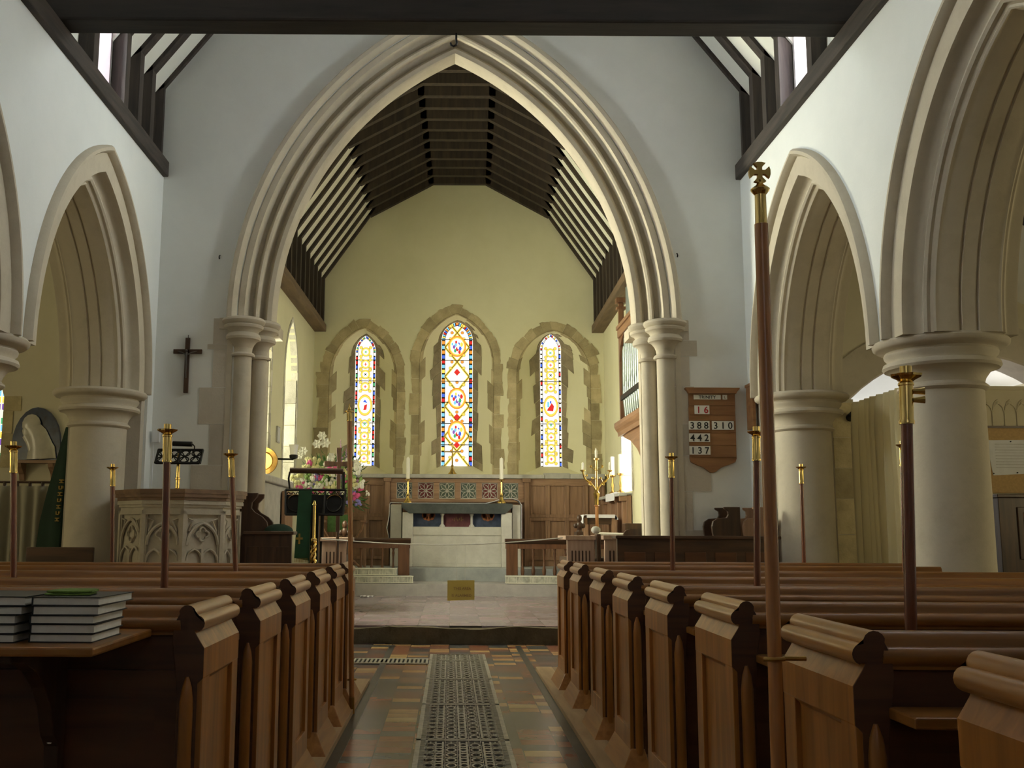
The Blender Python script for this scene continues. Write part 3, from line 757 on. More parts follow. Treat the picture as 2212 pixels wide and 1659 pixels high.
# ------------------------------------------------------------ chancel roof: rafter frames, plates, plaster
PL = [(-2.545, 5.08), (-2.545, 6.03), (-1.72, 7.22), (-.50, 7.86), (.50, 7.86), (1.72, 7.22), (2.545, 6.03), (2.545, 5.08)]
sect = [(-2.74, 5.08), (-2.74, 6.09), (-1.82, 7.38)]
for sg, nm in ((-1, 'left'), (1, 'right')):
    m = M(); skew_box(m, sg * 2.52, sg * 2.86, 11.95, 18.99, 4.96, 5.10)
    tag(m.build('chancel_wall_plate', 'rafter_y', None, bev=.01), 'moulded brown timber wall plate along the top of the %s chancel wall' % nm, 'beam')
    m = M()                                        # plaster between ashlars and above the rafters
    for y0, y1 in ((11.9, 19.0),):
        for (xa, za), (xb, zb) in (((2.735, 5.0), (2.735, 5.83)), ((2.735, 5.816), (0, 9.776))):
            m.add([(sg * xa + chx(y0), y0, za), (sg * xa + chx(y1), y1, za), (sg * xb + chx(y1), y1, zb), (sg * xb + chx(y0), y0, zb),
                   (sg * (xa + .1) + chx(y0), y0, za + .05), (sg * (xa + .1) + chx(y1), y1, za + .05), (sg * (xb + .1) + chx(y1), y1, zb + .05), (sg * (xb + .1) + chx(y0), y0, zb + .05)],
                  [(0, 1, 2, 3), (7, 6, 5, 4), (0, 4, 5, 1), (1, 5, 6, 2), (2, 6, 7, 3), (3, 7, 4, 0)])
    struct(m.build('ceiling_chancel_' + nm, 'roof_plaster_c'))
def frame_at(y, lab):
    t = thing('rafter_frame', lab, 'roof frame', (chx(y), y, 5.1), 'chancel rafter frames')
    h = .05; c = chx(y)
    for sg in (-1, 1):
        m = M(); m.box(c + sg * 2.56, c + sg * 2.72, y - h, y + h, 5.10, 6.10); m.build('ashlar_post', 'rafter', t)
        m = M(); m.prism([(c + sg * 2.56, 5.99), (c + sg * 2.63, 6.045), (c + sg * .13, 9.655), (c + sg * .06, 9.60)], 'Y', y - h, y + h); m.build('rafter', 'rafter', t)
        m = M(); m.prism([(c + sg * 1.70, 7.20), (c + sg * 1.86, 7.30), (c + sg * .50, 8.02), (c + sg * .50, 7.86)], 'Y', y - h, y + h); m.build('brace', 'rafter', t)
    m = M(); m.box(c - .60, c + .60, y - h, y + h, 7.86, 8.04)
    m.build('collar', 'rafter', t)
ys = [18.93, 18.47, 18.02, 17.58, 17.13, 16.69, 16.25, 15.81, 15.37, 14.93, 14.49, 14.05, 13.61, 13.17, 12.73, 12.29]
ordn = ['against the east wall', 'second from the east wall', 'third from the east wall', 'fourth from the east wall', 'fifth from the east wall', 'sixth from the east wall', 'seventh from the east wall', 'eighth from the east wall', 'ninth from the east wall', 'tenth from the east wall', 'eleventh from the east wall', 'third from the chancel arch apex', 'second under the arch apex', 'first under the arch apex', 'second behind the chancel arch', 'just behind the chancel arch']
for y, o in zip(ys, ordn): frame_at(y, 'dark oak chancel rafter frame, ' + o)
# ------------------------------------------------------------ pews
def arc2(cx_, cz_, r, a0, a1, n=6):
    return [(cx_ + r * math.cos(math.radians(a0 + (a1 - a0) * i / n)), cz_ + r * math.sin(math.radians(a0 + (a1 - a0) * i / n))) for i in range(n + 1)]
ENDP = [(.016, .10), (.016, .765), (.0, .78), (.0, .865), (.024, .902), (.030, .914)] + arc2(.024, .934, .021, 250, 80, 7) + arc2(.052, .960, .023, 190, 20, 7) + [(.092, .93), (.094, .88), (.082, .80), (.074, .72), (.074, .10)]
def pew(sg, ye, xface, xend, label, ledge=True):
    yw = ye - .49; d = lambda u: xface + sg * u
    t = thing('pew', label, 'pew', (xface, ye - .245, .03), 'church pews')
    m = M(); m.prism([(d(u), z) for u, z in ENDP], 'Y', yw, ye); m.m[-len(ENDP) - 2] = 1  # west face gets the wood with shade in its colour
    for y0, y1 in ((yw + .001, yw + .085), (ye - .085, ye - .001)): m.box(d(.0012), d(.02), y0, y1, .105, .785)
    m.box(d(.0006), d(.02), yw + .0015, ye - .0015, .102, .24)
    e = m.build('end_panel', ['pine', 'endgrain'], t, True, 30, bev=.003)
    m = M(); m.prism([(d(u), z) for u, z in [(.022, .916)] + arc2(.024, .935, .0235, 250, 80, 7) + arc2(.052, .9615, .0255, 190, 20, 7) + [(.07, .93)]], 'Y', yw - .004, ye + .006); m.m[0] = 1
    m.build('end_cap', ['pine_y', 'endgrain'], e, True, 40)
    m = M()
    cy_ = yw - .004; cx_ = d(.045)
    m.lathe([(.005, .785), (.015, .755), (.020, .715), (.020, .16), (.015, .12)], (cx_, cy_), 12); m.build('edge_moulding', 'pine', e, True)
    m = M()
    x0, x1 = d(-.055), d(.10)
    m.hexa([(x0, yw - .05, .03), (x1, yw - .05, .03), (x1, ye + .05, .03), (x0, ye + .05, .03), (d(.004), yw - .004, .15), (d(.07), yw - .004, .15), (d(.07), ye + .004, .15), (d(.004), ye + .004, .15)])
    m.build('plinth', 'pine_y', t, bev=.004)
    xi = d(.07)
    m = M(); m.box(xi, xend, yw + .03, yw + .055, .12, .93)
    for k in range(int(abs(xend - xi) / .62) + 1): m.box(xi + sg * k * .62, min(xi + sg * (k * .62 + .07), xend) if sg > 0 else max(xi + sg * (k * .62 + .07), xend), yw + .0165, yw + .04, .125, .795)
    m.box(xi, xend, yw + .015, yw + .04, .12, .22); m.box(xi, xend, yw + .015, yw + .04, .72, .80)
    m.build('backrest', 'pine_d', t)
    m = M(); m.prism([(yw + .07, .90), (yw + .012, .90)] + arc2(yw + .016, .929, .022, 260, 90, 6) + arc2(yw + .042, .960, .024, 190, 10, 7) + [(yw + .07, .93)], 'X', xi, xend); m.build('top_rail', 'pine_x', t, True, 40)
    if ledge: m = M(); m.box(d(.078), xend, yw - .13, yw + .014, .795, .82); m.build('book_ledge', 'pine_x', t, bev=.004)
    m = M(); m.box(xi, xend, yw + .055, ye - .02, .42, .455); m.build('seat', 'pine_x', t, bev=.004)
    return t
RY = [(8.43, .872, 4.15, 'front of the right block, farthest from the camera'), (7.62, .88, 3.40, 'second from the front in the right block'), (6.58, .885, 4.0, 'third from the front in the right block'),
      (5.72, .895, 4.0, 'fourth from the front in the right block'), (4.80, .90, 3.28, 'fifth from the front in the right block'), (3.83, .90, 3.28, 'sixth from the front in the right block, before the cross staff'),
      (2.835, .90, 3.28, 'pine pew on the right whose warm lit end stands beside the brass cross staff'), (1.955, .94, 3.28, 'nearest right, its worn corner at the bottom right of the picture')]
for ye, xf, xe, l in RY: pew(1, ye, xf, xe, 'brown pine pew, ' + l if 'pine pew' not in l else l)
LY = [(7.62, -.696, 'front of the left block, farthest from the camera'), (6.93, -.70, 'second from the front in the left block, beside the aisle staff'), (6.10, -.70, 'third from the front in the left block'),
      (5.23, -.70, 'fourth from the front in the left block'), (4.43, -.715, 'fifth from the front in the left block'), (3.52, -.71, 'nearest on the left, behind the shelf of hymn books')]
for ye, xf, l in LY: pew(-1, ye, xf, -3.28, 'brown pine pew, ' + l, ye > 3.6)

# shelf on the back of the nearest left pew
yw = 3.03
t = thing('book_shelf', 'pine bracket shelf on the back of the nearest left pew, under the hymn books', 'shelf', (-1.6, yw, .5))
m = M(); m.box(-.862, -2.6, 2.53, yw - .005, .897, .92); m.build('shelf_board', 'pine_x', t, bev=.006)
for bx in (-1.12, -2.2):
    br = [(yw - .002, .895), (2.63, .895), (2.63, .87)] + [(2.63 + .33 * math.sin(a * PI / 12), .55 + .32 * math.cos(a * PI / 12)) for a in range(1, 6)] + [(yw - .05, .60), (yw - .045, .54), (yw - .002, .50)]
    m = M(); m.prism(br, 'X', bx - .02, bx + .02); m.build('bracket', 'dark', t, bev=.003)
    m = M(); m.lathe([(.012, 0), (.012, .006), (.005, .008)], (0, 0), 10)
    m.v = [(bx + x, yw - .055 - z, .62 + y) for x, y, z in m.v]; m.build('screw', 'card', t)
# hymn books
def book(x0, x1, y0, y1, z, th, label, grp, tilt=0.):
    t = thing('hymn_book', label, 'book', ((x0 + x1) / 2, (y0 + y1) / 2, z), grp)
    cov = M(); cov.box(x0, x1, y0, y1, z, z + .0022); cov.box(x0, x1, y0, y1, z + th - .0022, z + th); cov.box(x0, x0 + .003, y0, y1, z, z + th); cov.build('cover', 'cover', t)
    pg = M(); pg.box(x0 + .003, x1 - .004, y0 + .004, y1 - .004, z + .0022, z + th - .0022); pg.build('page_block', 'paper', t)
    t.rotation_euler = (0, 0, tilt)
    return t
od = ['bottom', 'second from bottom', 'middle', 'second from top', 'top']
z = .9205
for k in range(5):
    th = .0215 + .002 * ((k * 3) % 2)
    dx = [.0, .004, .004, .012, .02][k]
    book(-1.062 + dx * .4, -.900 + dx, 2.635 - .002 * k, 2.86 + dx, z, th, 'black hymn book, %s of the right stack on the shelf' % od[k] + (', under the green pad' if k == 4 else ''), 'hymn books in the right stack', [0, .01, -.01, .02, -.03][k])
    z += th + .0004
zt = z
z = .9205
for k in range(5):
    th = .0215 + .002 * ((k * 2) % 3) / 2
    book(-1.29 + .003 * k, -1.092 + .006 * k * (k > 2), 2.62, 2.86 + .006 * k, z, th, 'black hymn book, %s of the left stack, cut by the picture edge' % od[k], 'hymn books in the left stack', [0, .0, .005, -.01, .0][k])
    z += th + .0004
m = M(); 
pts = [(-1.055, 2.70), (-1.03, 2.675), (-.965, 2.68), (-.935, 2.70), (-.945, 2.78), (-.96, 2.80), (-1.03, 2.80), (-1.05, 2.78)]
m.prism(pts, 'Z', zt, zt + .005); m.prism([(x + .004, y + .004) for x, y in pts], 'Z', zt + .006, zt + .012)
tag(m.build('felt_pad', 'moss', None, bev=.003), 'folded moss green felt pad lying on top of the right stack of hymn books', 'pad')

# ------------------------------------------------------------ brass topped torches and staffs
def torch(xb, xt, y, zt, label, zc=None, knob=False):
    """xb at z .97, xt at the top; pole stands on the pew floor"""
    zc = zt - .165 if zc is None else zc
    t = thing('processional_torch', label, 'candle pole', (xb, y, .03), 'brass topped torches standing in the pews')
    sh = lambda z: xb + (xt - xb) * (z - .97) / (zt - .97)
    def part(prof, nm, mt, n=16):
        m = M(); m.lathe(prof, (0, 0), n); m.v = [(x + sh(z), yy + y, z) for x, yy, z in m.v]; return m.build(nm, mt, t, True)
    part([(.0165, .03), (.0165, zc)], 'pole', 'polewood')
    s = part([(.021, zc - .004), (.022, zc + .004), (.0195, zc + .01), (.0195, zt - .058), (.022, zt - .056), (.022, zt - .05), (.018, zt - .046)], 'sleeve', 'brass')
    m = M(); n = 32; prof = [(.010, -.052), (.024, -.040), (.041, -.030), (.043, -.024), (.03, -.026), (.016, -.03)]
    vs = []; 
    for r, z in prof:
        for i in range(n):
            a = 2 * PI * i / n; rr = r * (1 + (.07 * math.cos(8 * a) if r > .03 else 0)); vs.append((sh(zt) + rr * math.cos(a), y + rr * math.sin(a), zt + z))
    m.add(vs, [(j * n + i, j * n + (i + 1) % n, (j + 1) * n + (i + 1) % n, (j + 1) * n + i) for j in range(len(prof) - 1) for i in range(n)] + [list(range(n - 1, -1, -1)), list(range((len(prof) - 1) * n, len(prof) * n))])
    m.build('drip_pan', 'brass', t, True)
    part([(.0165, zt - .035), (.0165, zt), (.0135, zt), (.0135, zt - .02)], 'socket', 'brass')
    if knob:
        for dz in (.075, .10):
            m = M(); m.tube([(sh(zt - dz) + .015, y - .01, zt - dz), (sh(zt - dz) + .045, y - .02, zt - dz)], .007, 8, .011); m.build('screw_knob', 'brass', t, True)
    return t
torch(-2.296, -2.343, 5.45, 1.671, 'brass topped torch pole at the far left, in front of the cream curtain')
torch(-2.529, -2.564, 7.74, 1.702, 'small brass topped torch pole at the left corner of the stone pulpit')
torch(-1.239, -1.256, 4.50, 1.670, 'large brass topped torch pole in front of the stone pulpit')
torch(-1.293, -1.350, 6.25, 1.696, 'leaning brass topped torch pole at the right corner of the pulpit')
torch(1.497, 1.508, 6.95, 1.745, 'brass topped torch pole in front of the right arch shafts, beside the hymn board')
torch(1.477, 1.501, 4.98, 1.723, 'brass topped torch pole just left of the tall cross staff')
torch(3.016, 3.026, 8.8, 1.801, 'small brass topped torch pole in front of the far right column')
torch(2.97, 3.002, 6.75, 1.818, 'thin brass topped torch pole in front of the cream curtain, left of the big torch')
torch(1.293, 1.321, 2.92, 1.685, 'largest brass topped torch pole, with a screw knob, in front of the big round column', knob=True)
# cross staff at the right of the aisle
def staff(xb, xt, y, z0, zp, label, name):
    t = thing(name, label, 'staff', (xb, y, z0))
    return t, (lambda z: xb + (xt - xb) * (z - z0) / (2.1 - z0))
t, sh = staff(.80, .818, 2.60, .004, 2.1, 'tall varnished staff topped with a brass splayed cross, at the right side of the aisle', 'cross_staff')
def spart(t, sh, y, prof, nm, mt, n=16):
    m = M(); m.lathe(prof, (0, 0), n); m.v = [(x + sh(z), yy + y, z) for x, yy, z in m.v]; return m.build(nm, mt, t, True)
spart(t, sh, 2.6, [(.0175, .004), (.0175, 2.01)], 'pole', 'polewood2')
spart(t, sh, 2.6, [(.0165, 2.0), (.017, 2.01), (.0155, 2.015), (.0145, 2.09), (.018, 2.094), (.024, 2.102), (.025, 2.106), (.018, 2.112), (.010, 2.118), (.007, 2.125), (.009, 2.13), (.004, 2.135)], 'sleeve', 'brass')
m = M(); cx_, cz_ = .818, 2.152; o = []
for k in range(4):
    a = PI / 2 * k; d = Vector((math.cos(a), math.sin(a))); q = Vector((-d.y, d.x))
    for u, w in ((.006, -.006), (.014, -.006), (.025, -.016), (.028, -.006), (.028, .006), (.025, .016), (.014, .006)):
        p = d * u + q * w; o.append((cx_ + p.x, cz_ + p.y))
m.prism(o, 'Y', 2.594, 2.606); m.build('brass_cross', 'brass', t)
m = M(); m.tube([(.775, 2.585, .895), (.80, 2.577, .895), (.825, 2.585, .895), (.83, 2.6, .895), (.885, 2.6, .895)], .006, 8); m.build('bracket', 'brass_d', t, True)
t, sh = staff(-.648, -.706, 7.03, .004, 2.1, 'slim brass topped staff clipped to a left pew end in the aisle', 'aisle_staff')
spart(t, sh, 7.03, [(.0165, .1), (.0165, 1.965)], 'pole', 'polewood2')
spart(t, sh, 7.03, [(.0185, .004), (.0185, .11)], 'ferrule', 'brass_d')
spart(t, sh, 7.03, [(.02, 1.96), (.021, 1.97), (.0185, 1.975), (.0185, 2.022), (.034, 2.024), (.034, 2.032), (.014, 2.036)], 'sleeve', 'brass')
m = M(); x_ = sh(2.03); m.tube([(x_, 7.03, 2.03), (x_ + .006, 7.03, 2.048), (x_ - .004, 7.03, 2.066), (x_ + .002, 7.03, 2.085)], .010, 8, .004); m.ball((x_, 7.03, 2.046), .013); m.build('finial', 'brass', t, True)
m = M(); m.tube([(sh(.22) - .03, 7.04, .22), (sh(.22), 7.045, .22), (sh(.22) + .024, 7.06, .22), (sh(.22) + .024, 7.08, .22)], .007, 8); m.build('bracket', 'brass_d', t, True)

# ------------------------------------------------------------ floor gratings
def grating_panel(y0, y1, label, first):
    t = thing('floor_grating', label, 'grating', (.08, y0, 0), 'aisle floor gratings')
    m = M(); m.box(-.19, .35, y0 + .004, y1 - .004, .0005, .003); m.build('shade_plate', 'duct_shade', t)  # flat black plate on the floor stands in for the duct's shade
    m = M(); z0, z1 = .003, .012
    for x0, x1 in ((-.19, -.163), (-.135, -.123), (.283, .295), (.323, .35)): m.box(x0, x1, y0 + .004, y1 - .004, z0, z1)
    for ya in (y0 + .004, y1 - .022): m.box(-.19, .35, ya, ya + .018, z0, z1)
    k = int((y1 - y0) / .028)
    for i in range(k):
        y = y0 + .03 + i * .028
        if y > y1 - .04: break
        for x0, x1 in ((-.163, -.135), (.295, .323)): m.box(x0, x1, y, y + .012, z0, z1)
    def flat_ring(cx_, cy_, r0, r1, n=10, sx=1., sy=1.):
        vs = []
        for i in range(n):
            a = 2 * PI * i / n; c_, s_ = math.cos(a), math.sin(a)
            vs += [(cx_ + r0 * sx * c_, cy_ + r0 * sy * s_, z1), (cx_ + r1 * sx * c_, cy_ + r1 * sy * s_, z1), (cx_ + r1 * sx * c_, cy_ + r1 * sy * s_, z0), (cx_ + r0 * sx * c_, cy_ + r0 * sy * s_, z0)]
        fs = []
        for i in range(n):
            a, b = 4 * i, 4 * ((i + 1) % n)
            for q in range(4): fs.append((a + q, a + (q + 1) % 4, b + (q + 1) % 4, b + q))
        m.add(vs, fs)
    st = .126
    k = int((y1 - y0 - .05) / st)
    for i in range(k):
        y = y0 + .08 + i * st
        for cx_ in (-.055, .08, .215):
            flat_ring(cx_, y, .017, .029, 14, 1., 1.75)
            m.box(cx_ - .026, cx_ - .015, y + .03, y + st - .03, z0, z1); m.box(cx_ + .015, cx_ + .026, y + .03, y + st - .03, z0, z1)
        for cx_ in (-.105, .0125, .1475, .265):      # long petal loops between the ring rows
            flat_ring(cx_, y, .021, .030, 12, 1., 1.6)
            m.box(cx_ - .034, cx_ + .034, y + st / 2 - .007, y + st / 2 + .007, z0, z1); m.box(cx_ - .004, cx_ + .004, y + .03, y + st - .03, z0, z1)
    for x in (-.0215, .0465, .1135, .1815): m.box(x - .002, x + .002, y0 + .01, y1 - .01, z0, z1 - .002)
    m.build('iron_lattice', 'grate', t)
    return t
gl = ['second from the chancel step', 'third from the chancel step', 'fourth from the chancel step', 'nearest to the camera']
gy = [10.36, 9.86, 8.62, 7.38, 6.14, 4.9]
for i in range(5):
    grating_panel(gy[i + 1], gy[i], 'pierced cast iron floor grating in the aisle, ' + (['at the chancel step end'] + gl)[i], i == 0)
t = thing('cross_grating', 'narrow slotted iron grating running left across the tiles to the pews', 'grating', (-.53, 9.85, 0))
m = M(); m.box(-.9, -.2, 9.62, 9.98, .0005, .003); m.build('shade_plate', 'duct_shade', t)
m = M(); m.box(-.9, -.2, 9.62, 9.66, .003, .012); m.box(-.9, -.2, 9.94, 9.98, .003, .012)
for i in range(18): m.box(-.9 + .04 * i, -.9 + .04 * i + .02, 9.66, 9.94, .003, .012)
m.build('iron_bars', 'grate', t)

# ------------------------------------------------------------ pulpit
PV = [(-3.30, 10.22), (-2.965, 9.88), (-2.555, 9.84), (-2.225, 10.10), (-2.125, 10.45), (-2.40, 10.80), (-3.0, 10.86), (-3.29, 10.55)]
pt = thing('pulpit', 'pale stone polygonal pulpit with carved tracery panels and wooden rim, left of the chancel arch', 'pulpit', (-2.75, 10.3, 0))
def scale_poly(p, k):
    c = (sum(q[0] for q in p) / len(p), sum(q[1] for q in p) / len(p)); return [(c[0] + (x - c[0]) * k, c[1] + (y - c[1]) * k) for x, y in p]
m = M(); m.prism(scale_poly(PV, .93), 'Z', 0, 1.44); m.prism(PV, 'Z', 0, .5); m.build('body', 'pulpit', pt)
m = M()
for k, z0, z1 in ((.97, 1.40, 1.43), (1.0, 1.43, 1.455), (1.03, 1.455, 1.485), (1.02, 1.485, 1.495)): m.prism(scale_poly(PV, k), 'Z', z0, z1)
m.build('stone_cornice', 'pulpit', pt)
m = M()
for k, z0, z1 in ((1.035, 1.495, 1.525), (1.07, 1.525, 1.56), (1.085, 1.56, 1.602)): m.prism(scale_poly(PV, k), 'Z', z0, z1)
m.build('wooden_rim', 'rimwood', pt)
for i in range(4):
    a, b = Vector(PV[i]), Vector(PV[i + 1]); L = (b - a).length; d = (b - a) / L; nr = Vector((d.y, -d.x))
    def pp(u, z, off=0.): p = a + d * u + nr * off; return (p.x, p.y, z)
    m = M()
    def bar(u0, u1, z0, z1, d0=-.05, d1=.0):
        p = [pp(u0, z0, d0), pp(u1, z0, d0), pp(u1, z0, d1), pp(u0, z0, d1)]; m.hexa(p + [(x, y, z1) for x, y, z in p])
    bar(0, .035, .5, 1.40); bar(L - .035, L, .5, 1.40); bar(0, L, 1.36, 1.40); bar(0, L, .5, .62)
    bar(.035, .05, .6, 1.36, -.03, -.012); bar(L - .05, L - .035, .6, 1.36, -.03, -.012)
    mid = L / 2; hw_ = L / 2 - .05
    if L > .3:
        bar(mid - .012, mid + .012, .6, 1.03, -.04, -.004)
        def tb(pts, r=.013): m.tube([pp(u, z, -.016) for u, z in pts], r, 6)
        ar = arch_outline(hw_ * .35, hw_ * 1.35, mid, 1.07, 10)
        tb(ar, .016)
        for c_ in (mid - hw_ / 2, mid + hw_ / 2): tb(arch_outline(hw_ * .2, hw_ * .7, c_, .92, 6), .012)
        cz_ = 1.17; r = hw_ * .30
        for q in range(4):
            an = PI / 2 * q
            c_ = (mid + r * .75 * math.cos(an), cz_ + r * .75 * math.sin(an))
            tb([(c_[0] + r * .62 * math.cos(an + w), c_[1] + r * .62 * math.sin(an + w)) for w in [x * PI / 6 - PI * .62 for x in range(8)]], .010)
        for s2 in (-1, 1): tb([(mid + s2 * hw_ * .95, 1.32), (mid + s2 * hw_ * .6, 1.30), (mid + s2 * hw_ * .9, 1.2)], .009)
    m.build('tracery_panel', 'pulpit', pt, True, 50)
ds = thing('pulpit_book_stand', 'black pierced book desk on a brass stem standing on the pulpit rim', 'book stand', (-2.68, 10.1, 1.60))
m = M(); m.lathe([(.04, 1.601), (.04, 1.61), (.02, 1.62), (.02, 1.70), (.026, 1.705), (.026, 1.72), (.017, 1.725), (.017, 1.93), (.01, 1.96)], (-2.69, 10.08), 14); m.build('stem', 'brass', ds, True)
m = M()
def dq(u, w, o=0.): return (-2.68 + u, 10.06 + (w - .5) * .10 + o, 1.86 + w * .14)
def dbar(u0, w0, u1, w1, r=.008): m.tube([dq(u0, w0), dq(u1, w1)], r, 5)
for w in (0, 1): dbar(-.225 + .01 * (w == 0), w, .225 - .01 * (w == 0), w, .012)
for u in (-.22, 0, .22): dbar(u, 0, u, 1, .012)
for c_ in (-.165, -.055, .055, .165):
    for cw in (.27, .73):
        m.tube([dq(c_ + .046 * math.cos(a * PI / 5), cw + .2 * math.sin(a * PI / 5)) for a in range(11)], .007, 5)
    for s2 in (-1, 1): dbar(c_ - .05, .5 - s2 * .45, c_ + .05, .5 + s2 * .45, .006)
m.build('fretted_desk', 'iron', ds)
m = M(); m.tube([(-2.74, 10.03, 2.055), (-2.55, 10.03, 2.05)], .025, 12); m.build('lamp_shade', 'iron', ds, True)
m = M(); m.tube([(-2.545, 10.03, 2.05), (-2.53, 10.05, 2.03), (-2.54, 10.08, 1.98), (-2.54, 10.08, 1.93)], .006, 6); m.build('lamp_arm', 'iron', ds, True)
# crucifix, switch box and pipe on the wall
t = thing('crucifix', 'dark wooden crucifix with a small pale figure hanging on the white wall above the pulpit', 'crucifix', (-2.93, YE, 2.71))
m = M(); m.box(-2.962, -2.912, YE - .035, YE - .008, 2.715, 3.335); m.box(-3.092, -2.775, YE - .035, YE - .008, 3.155, 3.205); m.build('cross', 'dark', t, bev=.003)
m = M()
m.tube([(-2.937, YE - .05, 3.17), (-2.937, YE - .055, 3.14), (-2.94, YE - .055, 3.08), (-2.935, YE - .052, 3.03), (-2.94, YE - .05, 2.95), (-2.936, YE - .045, 2.88)], .013, 8, .007)
m.ball((-2.94, YE - .06, 3.185), .016)
for s2 in (-1, 1): m.tube([(-2.937, YE - .05, 3.135), (-2.937 + s2 * .05, YE - .045, 3.165), (-2.937 + s2 * .105, YE - .04, 3.18)], .007, 6, .005)
m.build('figure', 'pewter', t, True)
m = M(); m.tube([(-2.937, YE - .012, 3.33), (-2.937, YE - .012, 3.37)], .004, 6); m.build('hanging_hook', 'iron', t)
m = M(); m.box(-3.27, -3.19, 11.12, 11.17, 2.16, 2.30)
sb = tag(m.build('switch_box', 'plastic', None, bev=.004), 'small white switch box in the wall corner right of the left column', 'switch')
sb2 = M(); sb2.tube([(-3.255, 11.14, 2.16), (-3.255, 11.14, 1.65)], .006, 6); sb2.build('cable', 'plastic', sb)

# ------------------------------------------------------------ clergy seats and desks
SC_ = [(0, 0), (0, 1.60), (.19, 1.60), (.185, 1.56), (.13, 1.50), (.125, 1.44), (.16, 1.40), (.24, 1.355), (.29, 1.30), (.30, 1.255), (.285, 1.215), (.25, 1.19), (.25, 0)]
SC2 = [(0, 0), (0, 1.48), (.17, 1.48), (.165, 1.46), (.13, 1.44), (.125, 1.40), (.14, 1.37), (.19, 1.365), (.24, 1.36), (.285, 1.33), (.30, 1.28), (.295, 1.22), (.28, 1.15), (.28, 0)]
def seat_end(x, sg, y, zs, label, name, mat='dark', ku=1., dp=.36):
    t = thing(name, label, 'seat', (x, y, 0))
    k = zs / 1.6
    for yy, nm in ((y, 'side_panel'), (y + dp, 'side_panel')):
        m = M(); m.prism([(x + sg * u * ku, z) for u, z in (SC_ if zs > 1.5 else SC2)], 'Y', yy, yy + .05); m.build(nm, mat, t, bev=.006)
    m = M(); m.box(x, x + sg * .04, y + .05, y + dp, 0, 1.5 * k); m.build('backrest', mat, t)
    m = M(); m.box(x + sg * .04, x + sg * .25 * ku, y + .05, y + dp, .42, .46); m.build('seat', mat, t)
    return t
seat_end(-2.20, 1, 10.70, 1.60, 'dark clergy seat with a scrolled side, right of the pulpit', 'clergy_seat')
t = thing('prayer_desk', 'dark panelled prayer desk between the pulpit seat and the lectern', 'desk', (-1.87, 10.5, 0))
m = M(); m.box(-2.07, -1.60, 10.40, 10.45, 0, 1.17); m.build('front_panel', 'dark', t)
m = M(); m.box(-2.08, -1.575, 10.36, 10.62, 1.17, 1.205); m.build('top', 'dark_x', t, bev=.008)
for x in (-2.05, -1.90, -1.75): 
    m = M(); m.box(x, x + .13, 10.392, 10.40, .3, 1.05); m.build('raised_panel', 'dark', t, bev=.004)
m = M()
m.v = []; mm = M(); mm.ball((-1.75, 10.5, 1.205), .15, 16, 1, .6, .5); m.add([(x, y, max(z, 1.206)) for x, y, z in mm.v], mm.f)
tag(m.build('kneeler_cushion', 'banner', None, True), 'dark rounded cushion lying on the prayer desk top', 'cushion')
seat_end(3.025, -1, 10.70, 1.48, 'dark scrolled clergy seat in front of the white wall under the hymn board', 'clergy_seat')
seat_end(3.29, -1, 10.66, 1.485, 'brown clergy seat beside the dark scrolled one, partly behind the cross staff', 'clergy_seat', 'oak', .84)
t = thing('pew_front_desk', 'long dark panelled desk front before the right pews, under the hymn board', 'desk', (2.4, 10.2, 0))
m = M(); m.box(1.655, 3.25, 10.2, 10.25, 0, 1.15); m.build('front_panel', 'dark_x', t)
m = M(); m.box(1.635, 3.27, 10.16, 10.42, 1.15, 1.18); m.build('top', 'dark_x', t, bev=.006)
for i in range(5):
    m = M(); m.box(1.72 + i * .30, 1.93 + i * .30, 10.192, 10.20, .35, 1.02); m.build('raised_panel', 'pine_d', t, bev=.004)
# ------------------------------------------------------------ altar and reredos
t = thing('altar', 'stone altar with dark slab top and painted panels below, in the centre of the sanctuary', 'altar', (.12, 18.3, .60))
m = M(); m.prism([(-.86, 1.71), (1.095, 1.71), (1.095, 1.64), (1.02, 1.575), (.96, 1.53), (-.72, 1.53), (-.78, 1.575), (-.86, 1.64)], 'Y', 18.02, 18.70); m.build('slab', 'slab', t, bev=.006)
m = M()
for x0, x1 in ((-.84, -.655), (.90, 1.085)): m.box(x0, x1, 18.06, 18.66, .6, 1.55)
m.box(-.655, .90, 18.09, 18.66, .6, .66); m.build('leg', 'altar', t, bev=.01)
m = M(); m.box(-.655, .90, 18.10, 18.6, .66, 1.285); m.box(-.655, .90, 18.10, 18.6, 1.285, 1.30); m.build('front_slab', 'altar', t, bev=.006)
m = M(); m.box(-.655, .90, 18.085, 18.10, 1.155, 1.16); m.build('joint_line', 'shelf', t)
for k, (x0, x1, mt) in enumerate(((-.65, -.16, 'pblue'), (-.12, .36, 'pred'), (.40, .90, 'pblue'))):
    m = M(); m.box(x0, x1, 18.28, 18.30, 1.30, 1.54); p = m.build('painted_panel', mt, t)
    m = M(); c = (x0 + x1) / 2 + .02
    if mt == 'pblue':
        for q in range(5):
            a = PI + q * PI / 4; m.lathe([(.045, 0), (.045, .004)], (0, 0), 10)
            n_ = 20; m.v[-n_:] = [(c + .075 * math.cos(a) + x, 18.278 - z, 1.50 + .055 * math.sin(a) + y) for x, y, z in m.v[-n_:]]
        m.box(c - .1, c + .1, 18.274, 18.28, 1.495, 1.53)
    else:
        for q in range(7): m.box(c - .1 + .03 * q, c - .088 + .03 * q, 18.274, 18.28, 1.42 - .02 * (q % 2), 1.44 + .02 * (q % 3))
    m.build('painted_motif', 'pgold' if mt == 'pblue' else 'gilt_t', p)
